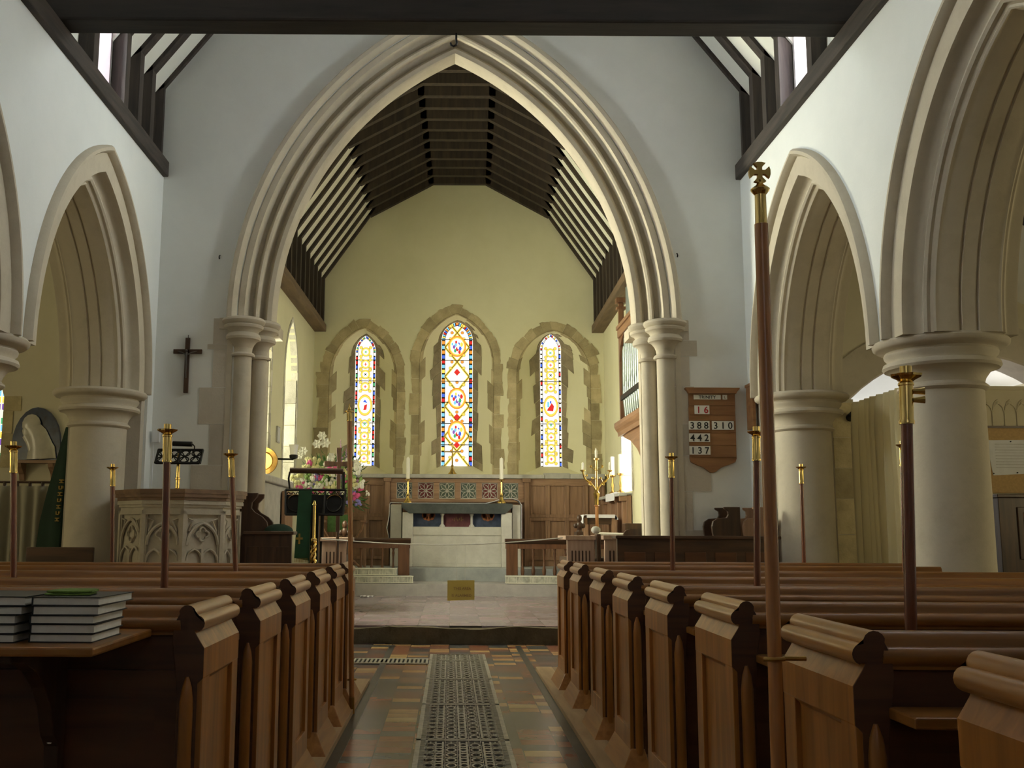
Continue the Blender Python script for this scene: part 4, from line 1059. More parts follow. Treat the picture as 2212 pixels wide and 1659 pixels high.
for x in (-.14, .38):
    m = M(); m.lathe([(.05, 1.30), (.05, 1.315), (.034, 1.335), (.022, 1.35), (.022, 1.49), (.034, 1.505), (.04, 1.54)], (x, 18.2), 14); m.build('colonnette', 'altar', t, True)
# linen cloth: hangs at both ends, heaped at the right
def cloth(m, pts, y0, y1, th=.008, wave=.012):
    """a hanging cloth: section line in (x,z) carried from y0 to y1 with small folds"""
    n = 8; vs = []; k = len(pts)
    for j in range(n + 1):
        y = y0 + (y1 - y0) * j / n
        for i, (x, z) in enumerate(pts): vs.append((x + wave * math.sin(j * 1.7 + i), y, z + .3 * wave * math.sin(j * 2.3 + i * .7)))
    off = len(vs)
    vs += [(x + (th if i % k else th), y, z - th) for i, (x, y, z) in enumerate(vs)]
    fs = [(j * k + i, j * k + i + 1, (j + 1) * k + i + 1, (j + 1) * k + i) for j in range(n) for i in range(k - 1)]
    fs += [tuple(off + q for q in f[::-1]) for f in fs]
    for j in range(n):
        for i in (0, k - 1): fs.append((j * k + i, (j + 1) * k + i, off + (j + 1) * k + i, off + j * k + i))
    for i in range(k - 1):
        for j in (0, n): fs.append((j * k + i, j * k + i + 1, off + j * k + i + 1, off + j * k + i))
    m.add(vs, fs)
m = M()
cloth(m, [(-1.085, 1.08), (-1.13, 1.28), (-1.09, 1.50), (-1.08, 1.70), (-1.06, 1.728), (-.87, 1.728), (-.70, 1.722)], 18.21, 18.6, .008, .008)
cloth(m, [(.62, 1.722), (.75, 1.75), (.90, 1.80), (1.10, 1.81), (1.22, 1.775), (1.27, 1.70), (1.265, 1.45), (1.26, 1.08)], 18.22, 18.6, .008, .006)
m.box(-.72, .64, 18.02, 18.62, 1.7105, 1.716)
tag(m.build('altar_cloth', 'white', None, True), 'white linen cloth on the altar, hanging at both ends and heaped at the right', 'cloth')
for s2, l in ((-1, 'left'), (1, 'right')):
    t = thing('altar_end_block', '%s pale stone block standing against the end of the altar' % l, 'block', (.12 + s2 * 1.06, 18.35, .6), 'altar end blocks')
    m = M(); x0, x1 = (-1.06, -.86) if s2 < 0 else (1.10, 1.25)
    m.box(x0, x1, 18.2, 18.62, .6, 1.69); m.build('block', 'altar', t, bev=.012)
for x, l in ((-.752, 'left'), (.905, 'right')):
    t = thing('altar_candlestick', 'brass candlestick with a thick white candle at the %s end of the altar' % l, 'candlestick', (x, 18.11, 1.715), 'altar candlesticks')
    m = M(); m.lathe([(.08, 1.717), (.08, 1.728), (.06, 1.75), (.035, 1.79), (.022, 1.83), (.035, 1.855), (.022, 1.88), (.018, 1.93), (.02, 2.06), (.016, 2.09), (.03, 2.11), (.055, 2.12), (.06, 2.135), (.03, 2.14)], (x, 18.11), 18); m.build('stem', 'brass', t, True)
    m = M(); m.lathe([(.033, 2.14), (.033, 2.49), (.025, 2.515), (.006, 2.52), (.004, 2.535)], (x, 18.11), 16); m.build('candle', 'wax', t, True)
t = thing('altar_cross', 'slim brass cross standing on the stone ledge before the centre window', 'cross', (.035, 18.85, 2.262))
m = M(); m.lathe([(.085, 2.262), (.08, 2.275), (.05, 2.31), (.03, 2.36), (.018, 2.40), (.03, 2.42), (.014, 2.44), (.012, 2.80), (.010, 2.84)], (.035, 18.85), 16); m.box(-.12, .19, 18.84, 18.86, 2.67, 2.695); m.box(.02, .05, 18.84, 18.86, 2.44, 2.85); m.build('brass_cross', 'brass', t, True)

t = thing('reredos_panelling', 'brown oak panelling behind the altar, with a row of six pierced rosettes', 'panelling', (.12, 18.85, .6))
m = M(); m.box(-2.50, 2.84, 18.86, 18.98, .6, 2.19); m.build('backing', 'oak', t)
m = M(); m.box(-1.11, 1.36, 18.80, 18.86, 2.11, 2.185); m.box(-1.11, 1.36, 18.80, 18.86, 1.75, 1.815)
RX = [-.845, -.452, -.06, .332, .724, 1.105]
ed = [-1.11] + [x for r in RX for x in (r - .142, r + .142)] + [1.36]
for i in range(0, len(ed), 2): m.box(ed[i], ed[i + 1], 18.80, 18.86, 1.815, 2.11)
m.build('rosette_frame', 'oak_x', t, bev=.008)
for i, x in enumerate(RX):
    m = M(); m.box(x - .142, x + .142, 18.855, 18.862, 1.815, 2.11); bk = m.build('rosette_backing', ['rblue', 'rred', 'rgreen', 'rgreen', 'rred', 'rgreen'][i], t)
    m = M(); zc = 1.962
    for q in range(8):
        a = q * PI / 4; R_ = .14 if q % 2 == 0 else .17
        for s2 in (-1, 1):
            pts = [(x + R_ * u * math.cos(a) - s2 * w * math.sin(a), 18.84, zc + R_ * u * math.sin(a) + s2 * w * math.cos(a)) for u, w in ((.05, .0), (.35, .022), (.6, .030), (.85, .016), (1.0, .0))]
            m.tube(pts, .0055, 5)
    for a0 in ((-.142, -.142, .142, -.142), (.142, -.142, .142, .142), (.142, .142, -.142, .142), (-.142, .142, -.142, -.142)): m.tube([(x + a0[0], 18.835, zc + a0[1]), (x + a0[2], 18.835, zc + a0[3])], .008, 5)
    m.build('rosette_tracery', 'altar', bk, True)
for x0, x1 in ((-2.50, -1.20), (1.44, 2.84)):
    n_ = 4; wd = (x1 - x0) / n_
    for i in range(n_):
        for z0, z1 in ((.75, 1.44), (1.52, 2.08)):
            m = M(); a, b = x0 + i * wd, x0 + (i + 1) * wd
            f = .045
            for q in ((a, a + f, z0, z1), (b - f, b, z0, z1), (a, b, z0 - .04, z0 + f * .5), (a, b, z1 - f * .5, z1 + .04)): m.box(q[0], q[1], 18.825, 18.865, q[2], q[3])
            m.build('panel_frame', 'oak', t, bev=.006)
m = M(); m.box(-2.5, -1.2, 18.82, 18.86, 2.08, 2.19); m.box(1.44, 2.84, 18.82, 18.86, 2.08, 2.19); m.build('top_rail', 'oak_x', t)
for x in (-1.155, 1.40):
    m = M(); m.box(x - .045, x + .045, 18.76, 18.86, .6, 2.12); m.box(x - .075, x + .075, 18.74, 18.86, 2.12, 2.19); m.build('pilaster', 'oak', t, bev=.006)
m = M(); m.box(-2.50, 1.72, 18.74, 18.985, 2.19, 2.262); m.box(1.72, 2.2, 18.78, 18.985, 2.19, 2.295); m.box(2.2, 2.84, 18.76, 18.985, 2.19, 2.28)
tag(m.build('stone_ledge', 'shelf', None, bev=.012), 'long grey stone ledge running under the three stained glass windows', 'ledge')

# ------------------------------------------------------------ altar rails, kneelers
def rail(x0, x1, label):
    t = thing('altar_rail', label, 'rail', ((x0 + x1) / 2, 17.1, .384), 'altar rails')
    m = M(); m.prism([(17.0, 1.105), (17.2, 1.105), (17.2, 1.075), (17.15, 1.02), (17.05, 1.02), (17.0, 1.075)], 'X', x0, x1); m.build('top_rail', 'dark_x', t, bev=.006)
    inner = x1 if abs(x1) < abs(x0) else x0; s2 = -1 if inner > x0 else 1
    m = M(); m.box(inner + s2 * .02, inner + s2 * .21, 17.04, 17.16, .384, 1.02); m.build('post', 'railoak', t, bev=.01)
    m = M(); m.box(x0 + .01, x1 - .01, 17.06, 17.14, .94, 1.02); m.build('under_rail', 'railoak', t)
    n_ = int(abs(x1 - x0) / .125); k = 0
    x = inner + s2 * .29
    while (x > x0 + .03) if s2 < 0 else (x < x1 - .03):
        m = M(); m.lathe([(.03, .384), (.03, .43), (.018, .46), (.028, .53), (.034, .58), (.018, .66), (.014, .72), (.016, .80), (.024, .86), (.016, .90), (.028, .945)], (x, 17.1), 12); m.build('baluster', 'railoak', t, True); x += s2 * .178
    return t
rail(-2.02, -.65, 'left dark oak altar rail with turned balusters'); rail(.91, 2.60, 'right dark oak altar rail with turned balusters')
def kneeler(x0, x1, y0, y1, z0, z1, label):
    t = thing('kneeler', label, 'kneeler', ((x0 + x1) / 2, (y0 + y1) / 2, z0), 'sanctuary kneelers')
    m = M(); m.box(x0, x1, y0, y1, z0, z1); m.build('cushion', 'kneel', t, bev=.02)
    m = M()
    for z in (z0 + .012, z1 - .012):
        for q in ((x0, y0, x1, y0), (x1, y0, x1, y1), (x1, y1, x0, y1), (x0, y1, x0, y0)): m.tube([(q[0], q[1], z), (q[2], q[3], z)], .009, 6)
    for x in (x0, x1): m.tube([(x, y0, z0 + .01), (x, y0, z1 - .01)], .008, 6)
    n_ = int((x1 - x0) / .045)
    for i in range(n_):
        if (i * 7) % 5 in (0, 1, 3): m.tube([(x0 + .03 + i * .045, y0 - .001, z0 + .01), (x0 + .035 + i * .045, y0 - .001, z1 - .01)], .004, 5)
    m.build('piping', 'piping', t, True)
kneeler(-1.75, -.60, 16.68, 16.88, .386, .505, 'front striped kneeler on the sanctuary step before the left rail')
kneeler(-1.75, -.87, 16.74, 16.95, .506, .625, 'striped kneeler resting on top of another before the left rail')
kneeler(.905, 1.95, 16.68, 16.9, .386, .515, 'striped kneeler on the sanctuary step before the right rail')

# rope and notice, scrap of paper
yr = 12.86
t = thing('barrier_rope', 'thin grey rope sagging across the chancel from stall to stall', 'rope', (0, yr, .9))
m = M(); L_ = [(-1.60 + (3.26) * i / 20, yr, 1.115 + .055 * (i / 20) - .092 * math.sin(PI * min(1, max(0, i / 20))) ) for i in range(21)]; m.tube(L_, .008, 6); m.build('rope', 'shelf', t, True)
nt_ = thing('hanging_notice', 'small yellow card notice hanging in front of the chancel step', 'notice', (.14, yr, .33))
m = M(); m.hexa([(-.03, yr - .002, .365), (.305, yr - .002, .378), (.305, yr + .002, .378), (-.03, yr + .002, .365), (-.03, yr - .002, .613), (.305, yr - .002, .617), (.305, yr + .002, .617), (-.03, yr + .002, .613)]); cd = m.build('card', 'yellow', nt_)
m = M(); text_mesh(m, 'THIS AREA', .155, .50, .032, yr - .004); text_mesh(m, 'IS ALARMED', .145, .415, .032, yr - .004); m.build('lettering', 'gilt_t', cd)
m = M()
for x in (.08, .19): m.tube([(x, yr, .60), (x, yr, 1.045)], .0022, 4)
m.build('hanging_string', 'shelf', nt_)
m = M(); n_ = 9
for i in range(n_):
    for j in range(3):
        x, y = -1.40 + i * .025, 16.2 + j * .05
        z = .192 + .022 * abs(math.sin(i * 1.9 + j)) ; m.v.append((x, y, z))
for i in range(n_ - 1):
    for j in range(2): m.f.append([i * 3 + j, (i + 1) * 3 + j, (i + 1) * 3 + j + 1, i * 3 + j + 1]); m.m.append(0)
o = m.build('crumpled_paper', 'white', None, True); md = o.modifiers.new('s', 'SOLIDIFY'); md.thickness = .004
tag(o, 'crumpled scrap of white paper on the chancel floor by the left pews', 'paper')

# ------------------------------------------------------------ choir stalls
def stall_front(x0, x1, y, zt, n_, label, name='choir_stall_end', yd=.9):
    t = thing(name, label, 'stall', ((x0 + x1) / 2, y, .19), 'choir stall ends')
    m = M(); m.box(x0, x1, y, y + .05, .19, zt - .05); m.build('panel', 'slat', t, bev=.004)
    m = M(); m.box(x0 - .02, x1 + .02, y - .03, y + yd, zt - .05, zt); m.build('top', 'slat', t, bev=.006)
    m = M(); w = (x1 - x0 - .08) / n_
    for i in range(n_):
        xc = x0 + .04 + w * (i + .5)
        m.prism([(xc - w * .2, zt - .34)] + arch_outline(w * .1, w * .3, xc, zt - .19, 4) + [(xc + w * .2, zt - .34)], 'Y', y - .003, y + .004)
    m.build('pierced_slots', 'dark', t)
    m = M(); m.box(x0, x1, y + .05, y + yd, .19, .9); m.build('body', 'dark', t)
    return t
stall_front(-1.64, -1.33, 13.2, 1.13, 5, 'left choir stall end with pierced slots, behind the lectern')
stall_front(1.43, 1.765, 12.6, 1.17, 6, 'right choir stall end with a row of pierced slots, where the rope is tied')
stall_front(1.86, 2.03, 12.4, 1.175, 2, 'narrow right choir stall end with two pierced slots', yd=1.1)
m = M(); m.box(1.788, 1.836, 12.55, 12.75, .19, 1.19); tag(m.build('stall_post', 'dark', None, bev=.006), 'dark square post between the two right choir stall ends', 'post')
def poppyhead(x, y, z0, label, h=.3):
    t = thing('poppyhead_bench_end', label, 'bench end', (x, y, .19), 'poppyhead bench ends')
    m = M(); m.box(x - .05, x + .05, y, y + .3, .19, z0); m.build('end_panel', 'dark', t, bev=.006)
    m = M(); m.lathe([(.05, z0), (.035, z0 + .03), (.045, z0 + .05)], (x, y + .06), 12); m.ball((x, y + .06, z0 + .10), .055, 12, .8, .7, 1.2); m.ball((x, y + .06, z0 + .2), .045, 12, .9, .8, 1.3)
    for s2 in (-1, 1): m.ball((x + s2 * .055, y + .06, z0 + .09), .035, 10, 1, .8, 1.1)
    m.build('poppyhead', 'dark', t, True)
poppyhead(-1.46, 14.2, 1.10, 'carved dark poppyhead bench end under the wooden cross')
poppyhead(1.93, 15.3, 1.22, 'carved dark poppyhead bench end before the right sanctuary panelling')
m = M(); m.hexa([(1.80, 12.8, 1.178), (2.6, 12.75, 1.178), (2.62, 13.1, 1.178), (1.86, 13.1, 1.178), (1.80, 12.8, 1.20), (2.6, 12.75, 1.188), (2.62, 13.1, 1.20), (1.86, 13.1, 1.215)])
tag(m.build('open_book', 'paper', None, bev=.003), 'open pale service book lying on the right choir stall', 'book')
m = M()
mm = M(); mm.ball((0, 0, 0), .06, 10, 1., .8, .8); m.add([(1.79 + x, 12.66, 1.232 + z) if False else (1.79 + x, 12.64 + y, 1.24 + z) for x, y, z in mm.v], mm.f)
tag(m.build('rope_knot', 'shelf', None, True), 'grey coiled knot of rope on the right stall post', 'rope')
m = M(); m.box(2.42, 2.78, 14.2, 14.5, 1.2, 1.34); m.box(2.42, 2.78, 14.2, 14.5, .19, 1.2)
tag(m.build('organ_bench', 'dark', None, bev=.01), 'dark wooden box seat below the organ, right of the candelabrum', 'bench')
t = thing('stall_chair', 'dark rounded chair back beside the right arch shaft', 'chair', (2.22, 11.95, .19))
m = M(); m.prism([(2.02, .6)] + [(2.02, 1.14)] + arc2(2.10, 1.17, .08, 180, 90, 5) + [(2.36, 1.25), (2.36, .6)], 'Y', 12.0, 12.05); m.build('backrest', 'dark', t, True)
m = M(); m.box(2.06, 2.36, 12.0, 12.4, .58, .62); m.build('seat', 'dark', t)
for x, y in ((2.05, 12.03), (2.32, 12.03), (2.05, 12.36), (2.32, 12.36)):
    m = M(); m.box(x - .02, x + .02, y - .02, y + .02, .19, .58); m.build('leg', 'dark', t)

# ------------------------------------------------------------ lectern and wooden cross, flowers, chair
t = thing('lectern', 'dark pierced metal lectern with twisted brass stem, green hanging and a lamp bar', 'lectern', (-1.6, 12.05, .19))
m = M()
def lq(u, w, o=0.): return (-1.59 + u * (1 + .06 * w), 12.0 + w * .08 + o, 1.40 + .29 * w)
for w in (0, 1): m.tube([lq(-.335, w), lq(.335, w)], .016, 6)
for u in (-.335, .335, -.11, .11): m.tube([lq(u, 0), lq(u, 1)], .014, 6)
m.add([lq(-.33, .0, .012), lq(.33, .0, .012), lq(.33, .80, .012), lq(-.33, .80, .012), lq(-.33, .0, .02), lq(.33, .0, .02), lq(.33, .80, .02), lq(-.33, .80, .02)], [(0, 1, 2, 3), (7, 6, 5, 4), (0, 4, 5, 1), (1, 5, 6, 2), (2, 6, 7, 3), (3, 7, 4, 0)])
for c_ in (-.22, .22):
    m.tube([lq(c_ + .09 * math.cos(a * PI / 10), .45 + .34 * math.sin(a * PI / 10)) for a in range(21)], .009, 6)
for i in range(13):
    u = -.30 + i * .05; m.tube([lq(u - .02, .82), lq(u, .92), lq(u + .02, .82)], .007, 5)
m.build('fretted_desk', 'iron', t)
m = M()
for c_ in (-.22, .22): m.tube([lq(c_ + .10 * math.cos(a * PI / 10), .42 + .38 * math.sin(a * PI / 10), -.012) for a in range(2, 9)], .004, 6)
m.build('gilt_arc', 'brass_d', t, True)
m = M(); m.tube([(-1.885, 12.0, 1.915), (-1.26, 12.0, 1.905)], .034, 12); m.build('lamp_bar', 'dark_x', t, True)
m = M(); m.tube([(-1.89, 12.02, 1.90), (-1.905, 12.03, 1.82), (-1.89, 12.04, 1.70)], .012, 6); m.build('lamp_bracket', 'iron', t, True)
m = M(); m.tube([(-1.262, 12.02, 1.90), (-1.262, 12.04, 1.70)], .022, 6); m.build('lamp_bracket', 'iron', t, True)
m = M(); m.hexa([(-1.80, 11.93, .90), (-1.63, 11.93, .87), (-1.63, 11.95, .87), (-1.80, 11.95, .90), (-1.77, 11.955, 1.68), (-1.62, 11.955, 1.68), (-1.62, 11.975, 1.68), (-1.77, 11.975, 1.68)]); hg = m.build('hanging', 'greencloth', t)
m = M()
for z in (1.12,):
    m.box(-1.755, -1.735, 11.922, 11.93, z - .06, z + .06); m.box(-1.785, -1.705, 11.922, 11.93, z - .01, z + .015)
for i in range(12): m.box(-1.795 + i * .0135, -1.790 + i * .0135, 11.925, 11.935, .85, .90)
m.build('gold_embroidery', 'gold', hg)
m = M(); m.lathe([(.02, 1.10), (.024, 1.12), (.02, 1.14), (.02, 1.50), (.03, 1.51), (.02, 1.53), (.012, 1.56)], (-1.575, 11.90), 14)
for k in range(3):
    m.tube([(-1.575 + .022 * math.cos(a * .5 + k * 2.1), 11.90 + .022 * math.sin(a * .5 + k * 2.1), .45 + a * .0165) for a in range(41)], .016, 6)
m.lathe([(.034, 1.10), (.04, 1.115), (.03, 1.13)], (-1.575, 11.9), 14); m.lathe([(.17, .19), (.17, .22), (.10, .26), (.05, .33), (.03, .45)], (-1.575, 11.9), 20)
m.build('brass_stem', 'brass', t, True)
m = M(); m.box(-1.62, -1.53, 11.93, 12.0, .32, 1.42); m.build('iron_stem', 'iron', t)
t = thing('wooden_cross', 'dark wooden cross with flared arms on a tall stem, in front of the flowers', 'cross', (-1.42, 13.0, .19))
m = M(); m.prism([(-1.455, 2.265), (-1.385, 2.265), (-1.395, 2.085), (-1.235, 2.095), (-1.235, 2.02), (-1.395, 2.03), (-1.395, 1.2), (-1.445, 1.2), (-1.445, 2.03), (-1.605, 2.02), (-1.605, 2.095), (-1.445, 2.085)], 'Y', 12.97, 13.01); m.build('cross', 'dark', t, bev=.005)
m = M(); m.tube([(-1.42, 12.99, .2), (-1.42, 12.99, 1.2)], .02, 8); m.lathe([(.12, .19), (.12, .22), (.05, .25), (.02, .3)], (-1.42, 12.99), 14); m.build('stem', 'dark', t, True)

fl = thing('flower_arrangement', 'tall pedestal arrangement of white, pink and violet garden flowers left of the altar', 'flowers', (-1.94, 16.92, .384))
m = M(); m.lathe([(.15, .384), (.15, .41), (.05, .46), (.03, .6), (.03, 1.48), (.06, 1.52), (.15, 1.57), (.16, 1.65), (.11, 1.65)], (-2.10, 16.86), 16); m.build('pedestal', 'iron', fl, True)
m = M(); RN.seed(5)
def FT(p): return (max(-2.60, p[0] * .945), p[1] * .0 + 16.86 + (p[1] - 17.72) * .8, 1.2 + (p[2] - 1.2) * .945)
def leafq(p, d, L, w):
    d = d.normalized(); sd = d.cross(Vector((0, 0, 1)));
    if sd.length < .1: sd = Vector((1, 0, 0))
    sd = sd.normalized() * w; mid_ = p + d * L * .5 + Vector((0, 0, -.02))
    m.add([p, mid_ + sd, p + d * L, mid_ - sd], [(0, 1, 2, 3)])
for i in range(900):
    a = RN.uniform(0, 2 * PI); e = RN.uniform(-.5, 1.35); r = RN.uniform(.12, .58)
    d = Vector((math.cos(a) * math.cos(e), .6 * math.sin(a) * math.cos(e), math.sin(e)))
    p = Vector((-2.05, 17.72, 1.85)) + d * r * (1.25 if e > .6 else 1.); leafq(p, d + Vector((RN.uniform(-.5, .5), RN.uniform(-.5, .5), RN.uniform(-.4, .4))), RN.uniform(.08, .18), RN.uniform(.012, .03))
for i in range(30):
    a = RN.uniform(0, PI); d = Vector((math.cos(a) * .6, -.15, math.sin(a) * .9)); m.tube([Vector((-2.05, 17.72, 1.7)), Vector((-2.05, 17.72, 1.8)) + d * .3, Vector((-2.05, 17.72, 1.85)) + d * .8], .006, 4)
m.v = [FT(p) for p in m.v]
tag(m.build('foliage', 'leaf', fl), kind='stuff')
def lily(p, mt, s=.07):
    m = M()
    for q in range(6):
        a = q * PI / 3; d = Vector((math.cos(a), -.5, math.sin(a))); sd = Vector((-math.sin(a), 0, math.cos(a))) * s * .35
        p1 = p + d * s * .6; p2 = p + Vector((math.cos(a), -.1, math.sin(a))) * s
        m.add([p, p1 + sd, p2, p1 - sd], [(0, 1, 2, 3)])
    m.ball(p, s * .28, 8); m.v = [FT(q) for q in m.v]; m.build('blossom', mt, fl)
def posy(p, mt, s=.05):
    m = M()
    for q in range(7): m.ball(p + Vector((RN.uniform(-1, 1), RN.uniform(-.6, .2), RN.uniform(-1, 1))) * s * .8, s * RN.uniform(.35, .6), 7)
    m.v = [FT(q) for q in m.v]; m.build('blossom', mt, fl, True)
for x, z, mt, s in [(-2.22, 2.84, 'petal_w', .09), (-2.30, 2.70, 'petal_w', .09), (-2.16, 2.72, 'petal_w', .10), (-2.54, 2.58, 'petal_w', .085), (-2.60, 2.50, 'petal_w', .07), (-1.62, 2.36, 'petal_w', .09), (-2.05, 2.48, 'petal_w', .08), (-1.76, 2.40, 'petal_w', .07), (-2.1, 1.98, 'petal_w', .08), (-2.3, 2.02, 'petal_w', .07)]:
    lily(Vector((x, 17.35, z)), mt, s)
for x, z, mt, s in [(-2.45, 2.42, 'petal_y', .07), (-2.38, 2.32, 'petal_y', .08), (-2.30, 2.40, 'petal_y', .07), (-2.5, 2.28, 'petal_y', .06), (-2.25, 2.28, 'petal_y', .08), (-2.6, 2.18, 'petal_y', .07), (-2.7, 2.12, 'petal_y', .06), (-2.15, 2.34, 'petal_w', .06), (-2.42, 2.2, 'petal_w', .07), (-2.2, 2.18, 'petal_w', .07), (-2.08, 2.28, 'petal_v', .06), (-1.98, 2.2, 'petal_w', .06),
                     (-2.12, 1.90, 'petal_p', .08), (-2.02, 1.94, 'petal_p', .07), (-2.2, 1.86, 'petal_p', .06), (-1.60, 1.82, 'petal_p', .07), (-1.55, 1.92, 'petal_p', .05), (-1.74, 2.08, 'petal_p', .05), (-2.45, 1.84, 'petal_v', .06), (-2.38, 1.96, 'petal_v', .05), (-1.92, 1.96, 'petal_v', .07), (-1.86, 1.86, 'petal_w', .06), (-1.66, 2.18, 'petal_v', .05), (-1.68, 1.92, 'petal_v', .06), (-1.58, 1.7, 'petal_v', .06), (-1.72, 1.74, 'petal_v', .07), (-1.42, 1.86, 'petal_w', .04), (-2.3, 1.94, 'petal_m', .06), (-1.9, 2.1, 'petal_m', .06), (-1.62, 2.06, 'petal_m', .05), (-2.0, 2.06, 'petal_w', .06), (-2.52, 2.05, 'petal_w', .06), (-2.18, 2.08, 'petal_m', .05)]:
    posy(Vector((x, 17.38, z)), mt, s)
for i in range(85):
    a = RN.uniform(0, 2 * PI); r = RN.uniform(.1, .55)
    posy(Vector((-2.08 + r * 1.05 * math.cos(a), 17.34, 2.12 + r * .62 * math.sin(a))), RN.choice(['petal_w', 'petal_w', 'petal_y', 'petal_y', 'petal_v', 'petal_p', 'leaf_l', 'leaf_l', 'leaf_l']), RN.uniform(.045, .08))
for x, z0, z1 in ((-1.90, 2.32, 2.78), (-1.80, 2.2, 2.62)):
    m = M()
    for i in range(26): w = i / 25; a = i * 2.4; m.ball((x + .045 * (1 - w) * math.cos(a), 17.4 + .045 * (1 - w) * math.sin(a), z0 + (z1 - z0) * w), .022 * (1.1 - .8 * w), 6)
    m.v = [FT(q) for q in m.v]; m.build('foxglove_spike', 'petal_m', fl, True)
t = thing('folding_armchair', 'curved wooden armchair with green seat and back, behind the left altar rail', 'chair', (-1.83, 17.75, .6))
for x in (-2.20, -1.48):
    m = M(); m.box(x - .02, x + .02, 17.90, 17.94, .6, 1.50); m.build('back_post', 'oak', t)
m = M(); m.box(-2.14, -1.78, 17.90, 17.93, 1.20, 1.50); m.build('back_panel', 'green', t, bev=.01)
m = M(); m.box(-2.18, -1.50, 17.56, 17.88, 1.04, 1.09); m.build('seat', 'green', t, bev=.012)
for s2, x in ((-1, -2.20), (1, -1.48)):
    m = M(); m.hexa([(x - .05, 17.50, 1.36), (x + .05, 17.50, 1.36), (x + .04, 17.92, 1.36), (x - .04, 17.92, 1.36), (x - .05, 17.50, 1.40), (x + .05, 17.50, 1.40), (x + .04, 17.92, 1.40), (x - .04, 17.92, 1.40)]); m.build('arm', 'orn_y', t, bev=.01)
    m = M(); m.tube([(x, 17.54, 1.37), (x - s2 * .03, 17.54, 1.25), (x - s2 * .13, 17.56, 1.08), (x - s2 * .30, 17.58, .92), (x - s2 * .52, 17.58, .74), (x - s2 * .68, 17.58, .60)], .022, 8); m.build('curved_leg', 'orn_y', t, True)
# sconce, alms dish and low ledge on the left chancel wall
xw = -CW + chx(15.3)
t = thing('wall_sconce', 'dark wall bracket lamp with a white glass cup, on the left chancel wall', 'sconce', (xw, 15.4, 2.2))
m = M(); m.lathe([(.05, 0), (.05, .02), (.02, .03)], (0, 0), 12); m.v = [(xw + z, 15.4 + x, 2.29 + y) for x, y, z in m.v]; m.tube([(xw, 15.4, 2.29), (xw + .30, 15.35, 2.28)], .014, 8); m.lathe([(.02, 2.28), (.06, 2.30), (.065, 2.34), (.05, 2.35)], (xw + .30, 15.35), 14); m.build('bracket', 'iron', t, True)
m = M(); m.lathe([(.052, 2.35), (.062, 2.46), (.075, 2.50), (.07, 2.50), (.045, 2.36)], (xw + .30, 15.35), 16); m.build('glass_cup', 'opal', t, True)
m = M(); m.box(-2.75, -2.46, 12.0, 16.0, 1.87, 1.97); m.box(-2.75, -2.52, 12.0, 15.9, .19, 1.87)
tag(m.build('wall_ledge', 'shelf', None, bev=.02), 'pale stone topped ledge along the left chancel wall, behind the left arch shafts', 'ledge')
m = M(); m.box(-2.5, -2.44, 15.2, 15.9, .19, 1.80); tag(m.build('ledge_panelling', 'oak', None, bev=.01), 'brown oak panel at the end of the left chancel ledge', 'panelling')
m = M(); m.lathe([(.19, 0), (.185, .02), (.13, .03), (.11, .01), (.0, .01)], (0, 0), 28); m.v = [(-2.56 + x, 14.0 - z, 2.16 + y) for x, y, z in m.v]
tag(m.build('alms_dish', 'brass_d', None, True), 'round brass dish standing on the left chancel ledge', 'dish')
t = thing('framed_plaque', 'small grey framed plaque between the left chancel windows', 'plaque', (-2.7, 15.55, 2.5))
X_ = -CW + chx(15.6)
m = M(); m.box(X_ + .002, X_ + .02, 15.48, 15.72, 2.55, 2.80); m.build('frame', 'shelf', t); m = M(); m.box(X_ + .02, X_ + .024, 15.5, 15.7, 2.57, 2.78); m.build('picture', 'sheet', t)

# ------------------------------------------------------------ candelabrum, credence table, candles by the right window
t = thing('candelabrum', 'standing three branched brass candelabrum with white candles, right of the altar', 'candelabrum', (2.22, 15.5, .19))
t['label'] = 'standing branched brass candelabrum with white candles, at the right of the sanctuary'
m = M(); m.lathe([(.17, .19), (.17, .22), (.06, .26), (.03, .34), (.025, .5), (.026, 1.60), (.04, 1.61), (.026, 1.63), (.026, 1.70)], (2.215, 15.5), 14); m.build('stem', 'polewood2', t, True)
m = M(); m.lathe([(.03, 1.62), (.034, 1.72), (.045, 1.76), (.05, 1.80), (.03, 1.83), (.018, 1.86), (.018, 2.30), (.045, 2.31), (.045, 2.33), (.02, 2.34)], (2.215, 15.5), 14)
m.build('brass_shaft', 'brass', t, True)
for s2 in (-1, 1):
    m = M(); m.tube([(2.215, 15.5, 1.80), (2.215 + s2 * .03, 15.5, 1.88), (2.215 + s2 * .08, 15.5, 1.95), (2.215 + s2 * .14, 15.5, 1.98), (2.215 + s2 * .185, 15.5, 2.04), (2.215 + s2 * .205, 15.5, 2.13)], .013, 8)
    m.lathe([(.01, 2.12), (.04, 2.14), (.042, 2.15), (.02, 2.155)], (2.215 + s2 * .205, 15.5), 12)
    for a, b in ((.10, 1.93), (.15, 2.07), (.06, 2.03)):
        m.tube([(2.215 + s2 * .09, 15.5, 1.96), (2.215 + s2 * (a + .02), 15.47, (b + 1.96) / 2), (2.215 + s2 * a, 15.47, b)], .006, 5); m.ball((2.215 + s2 * a, 15.47, b), .022, 8, 1, .5, .8)
    m.build('branch', 'brass', t, True)
    m = M(); m.lathe([(.017, 2.155), (.017, 2.255), (.006, 2.27)], (2.215 + s2 * .205, 15.5), 10); m.build('candle', 'wax', t, True)
for s2 in (-1, 1):
    m = M(); m.tube([(2.215, 15.48, 2.14), (2.215 + s2 * .05, 15.46, 2.17), (2.215 + s2 * .085, 15.46, 2.20)], .006, 5); m.ball((2.215 + s2 * .085, 15.46, 2.205), .02, 8, 1, .5, 1.2); m.build('leaf_scroll', 'brass', t, True)
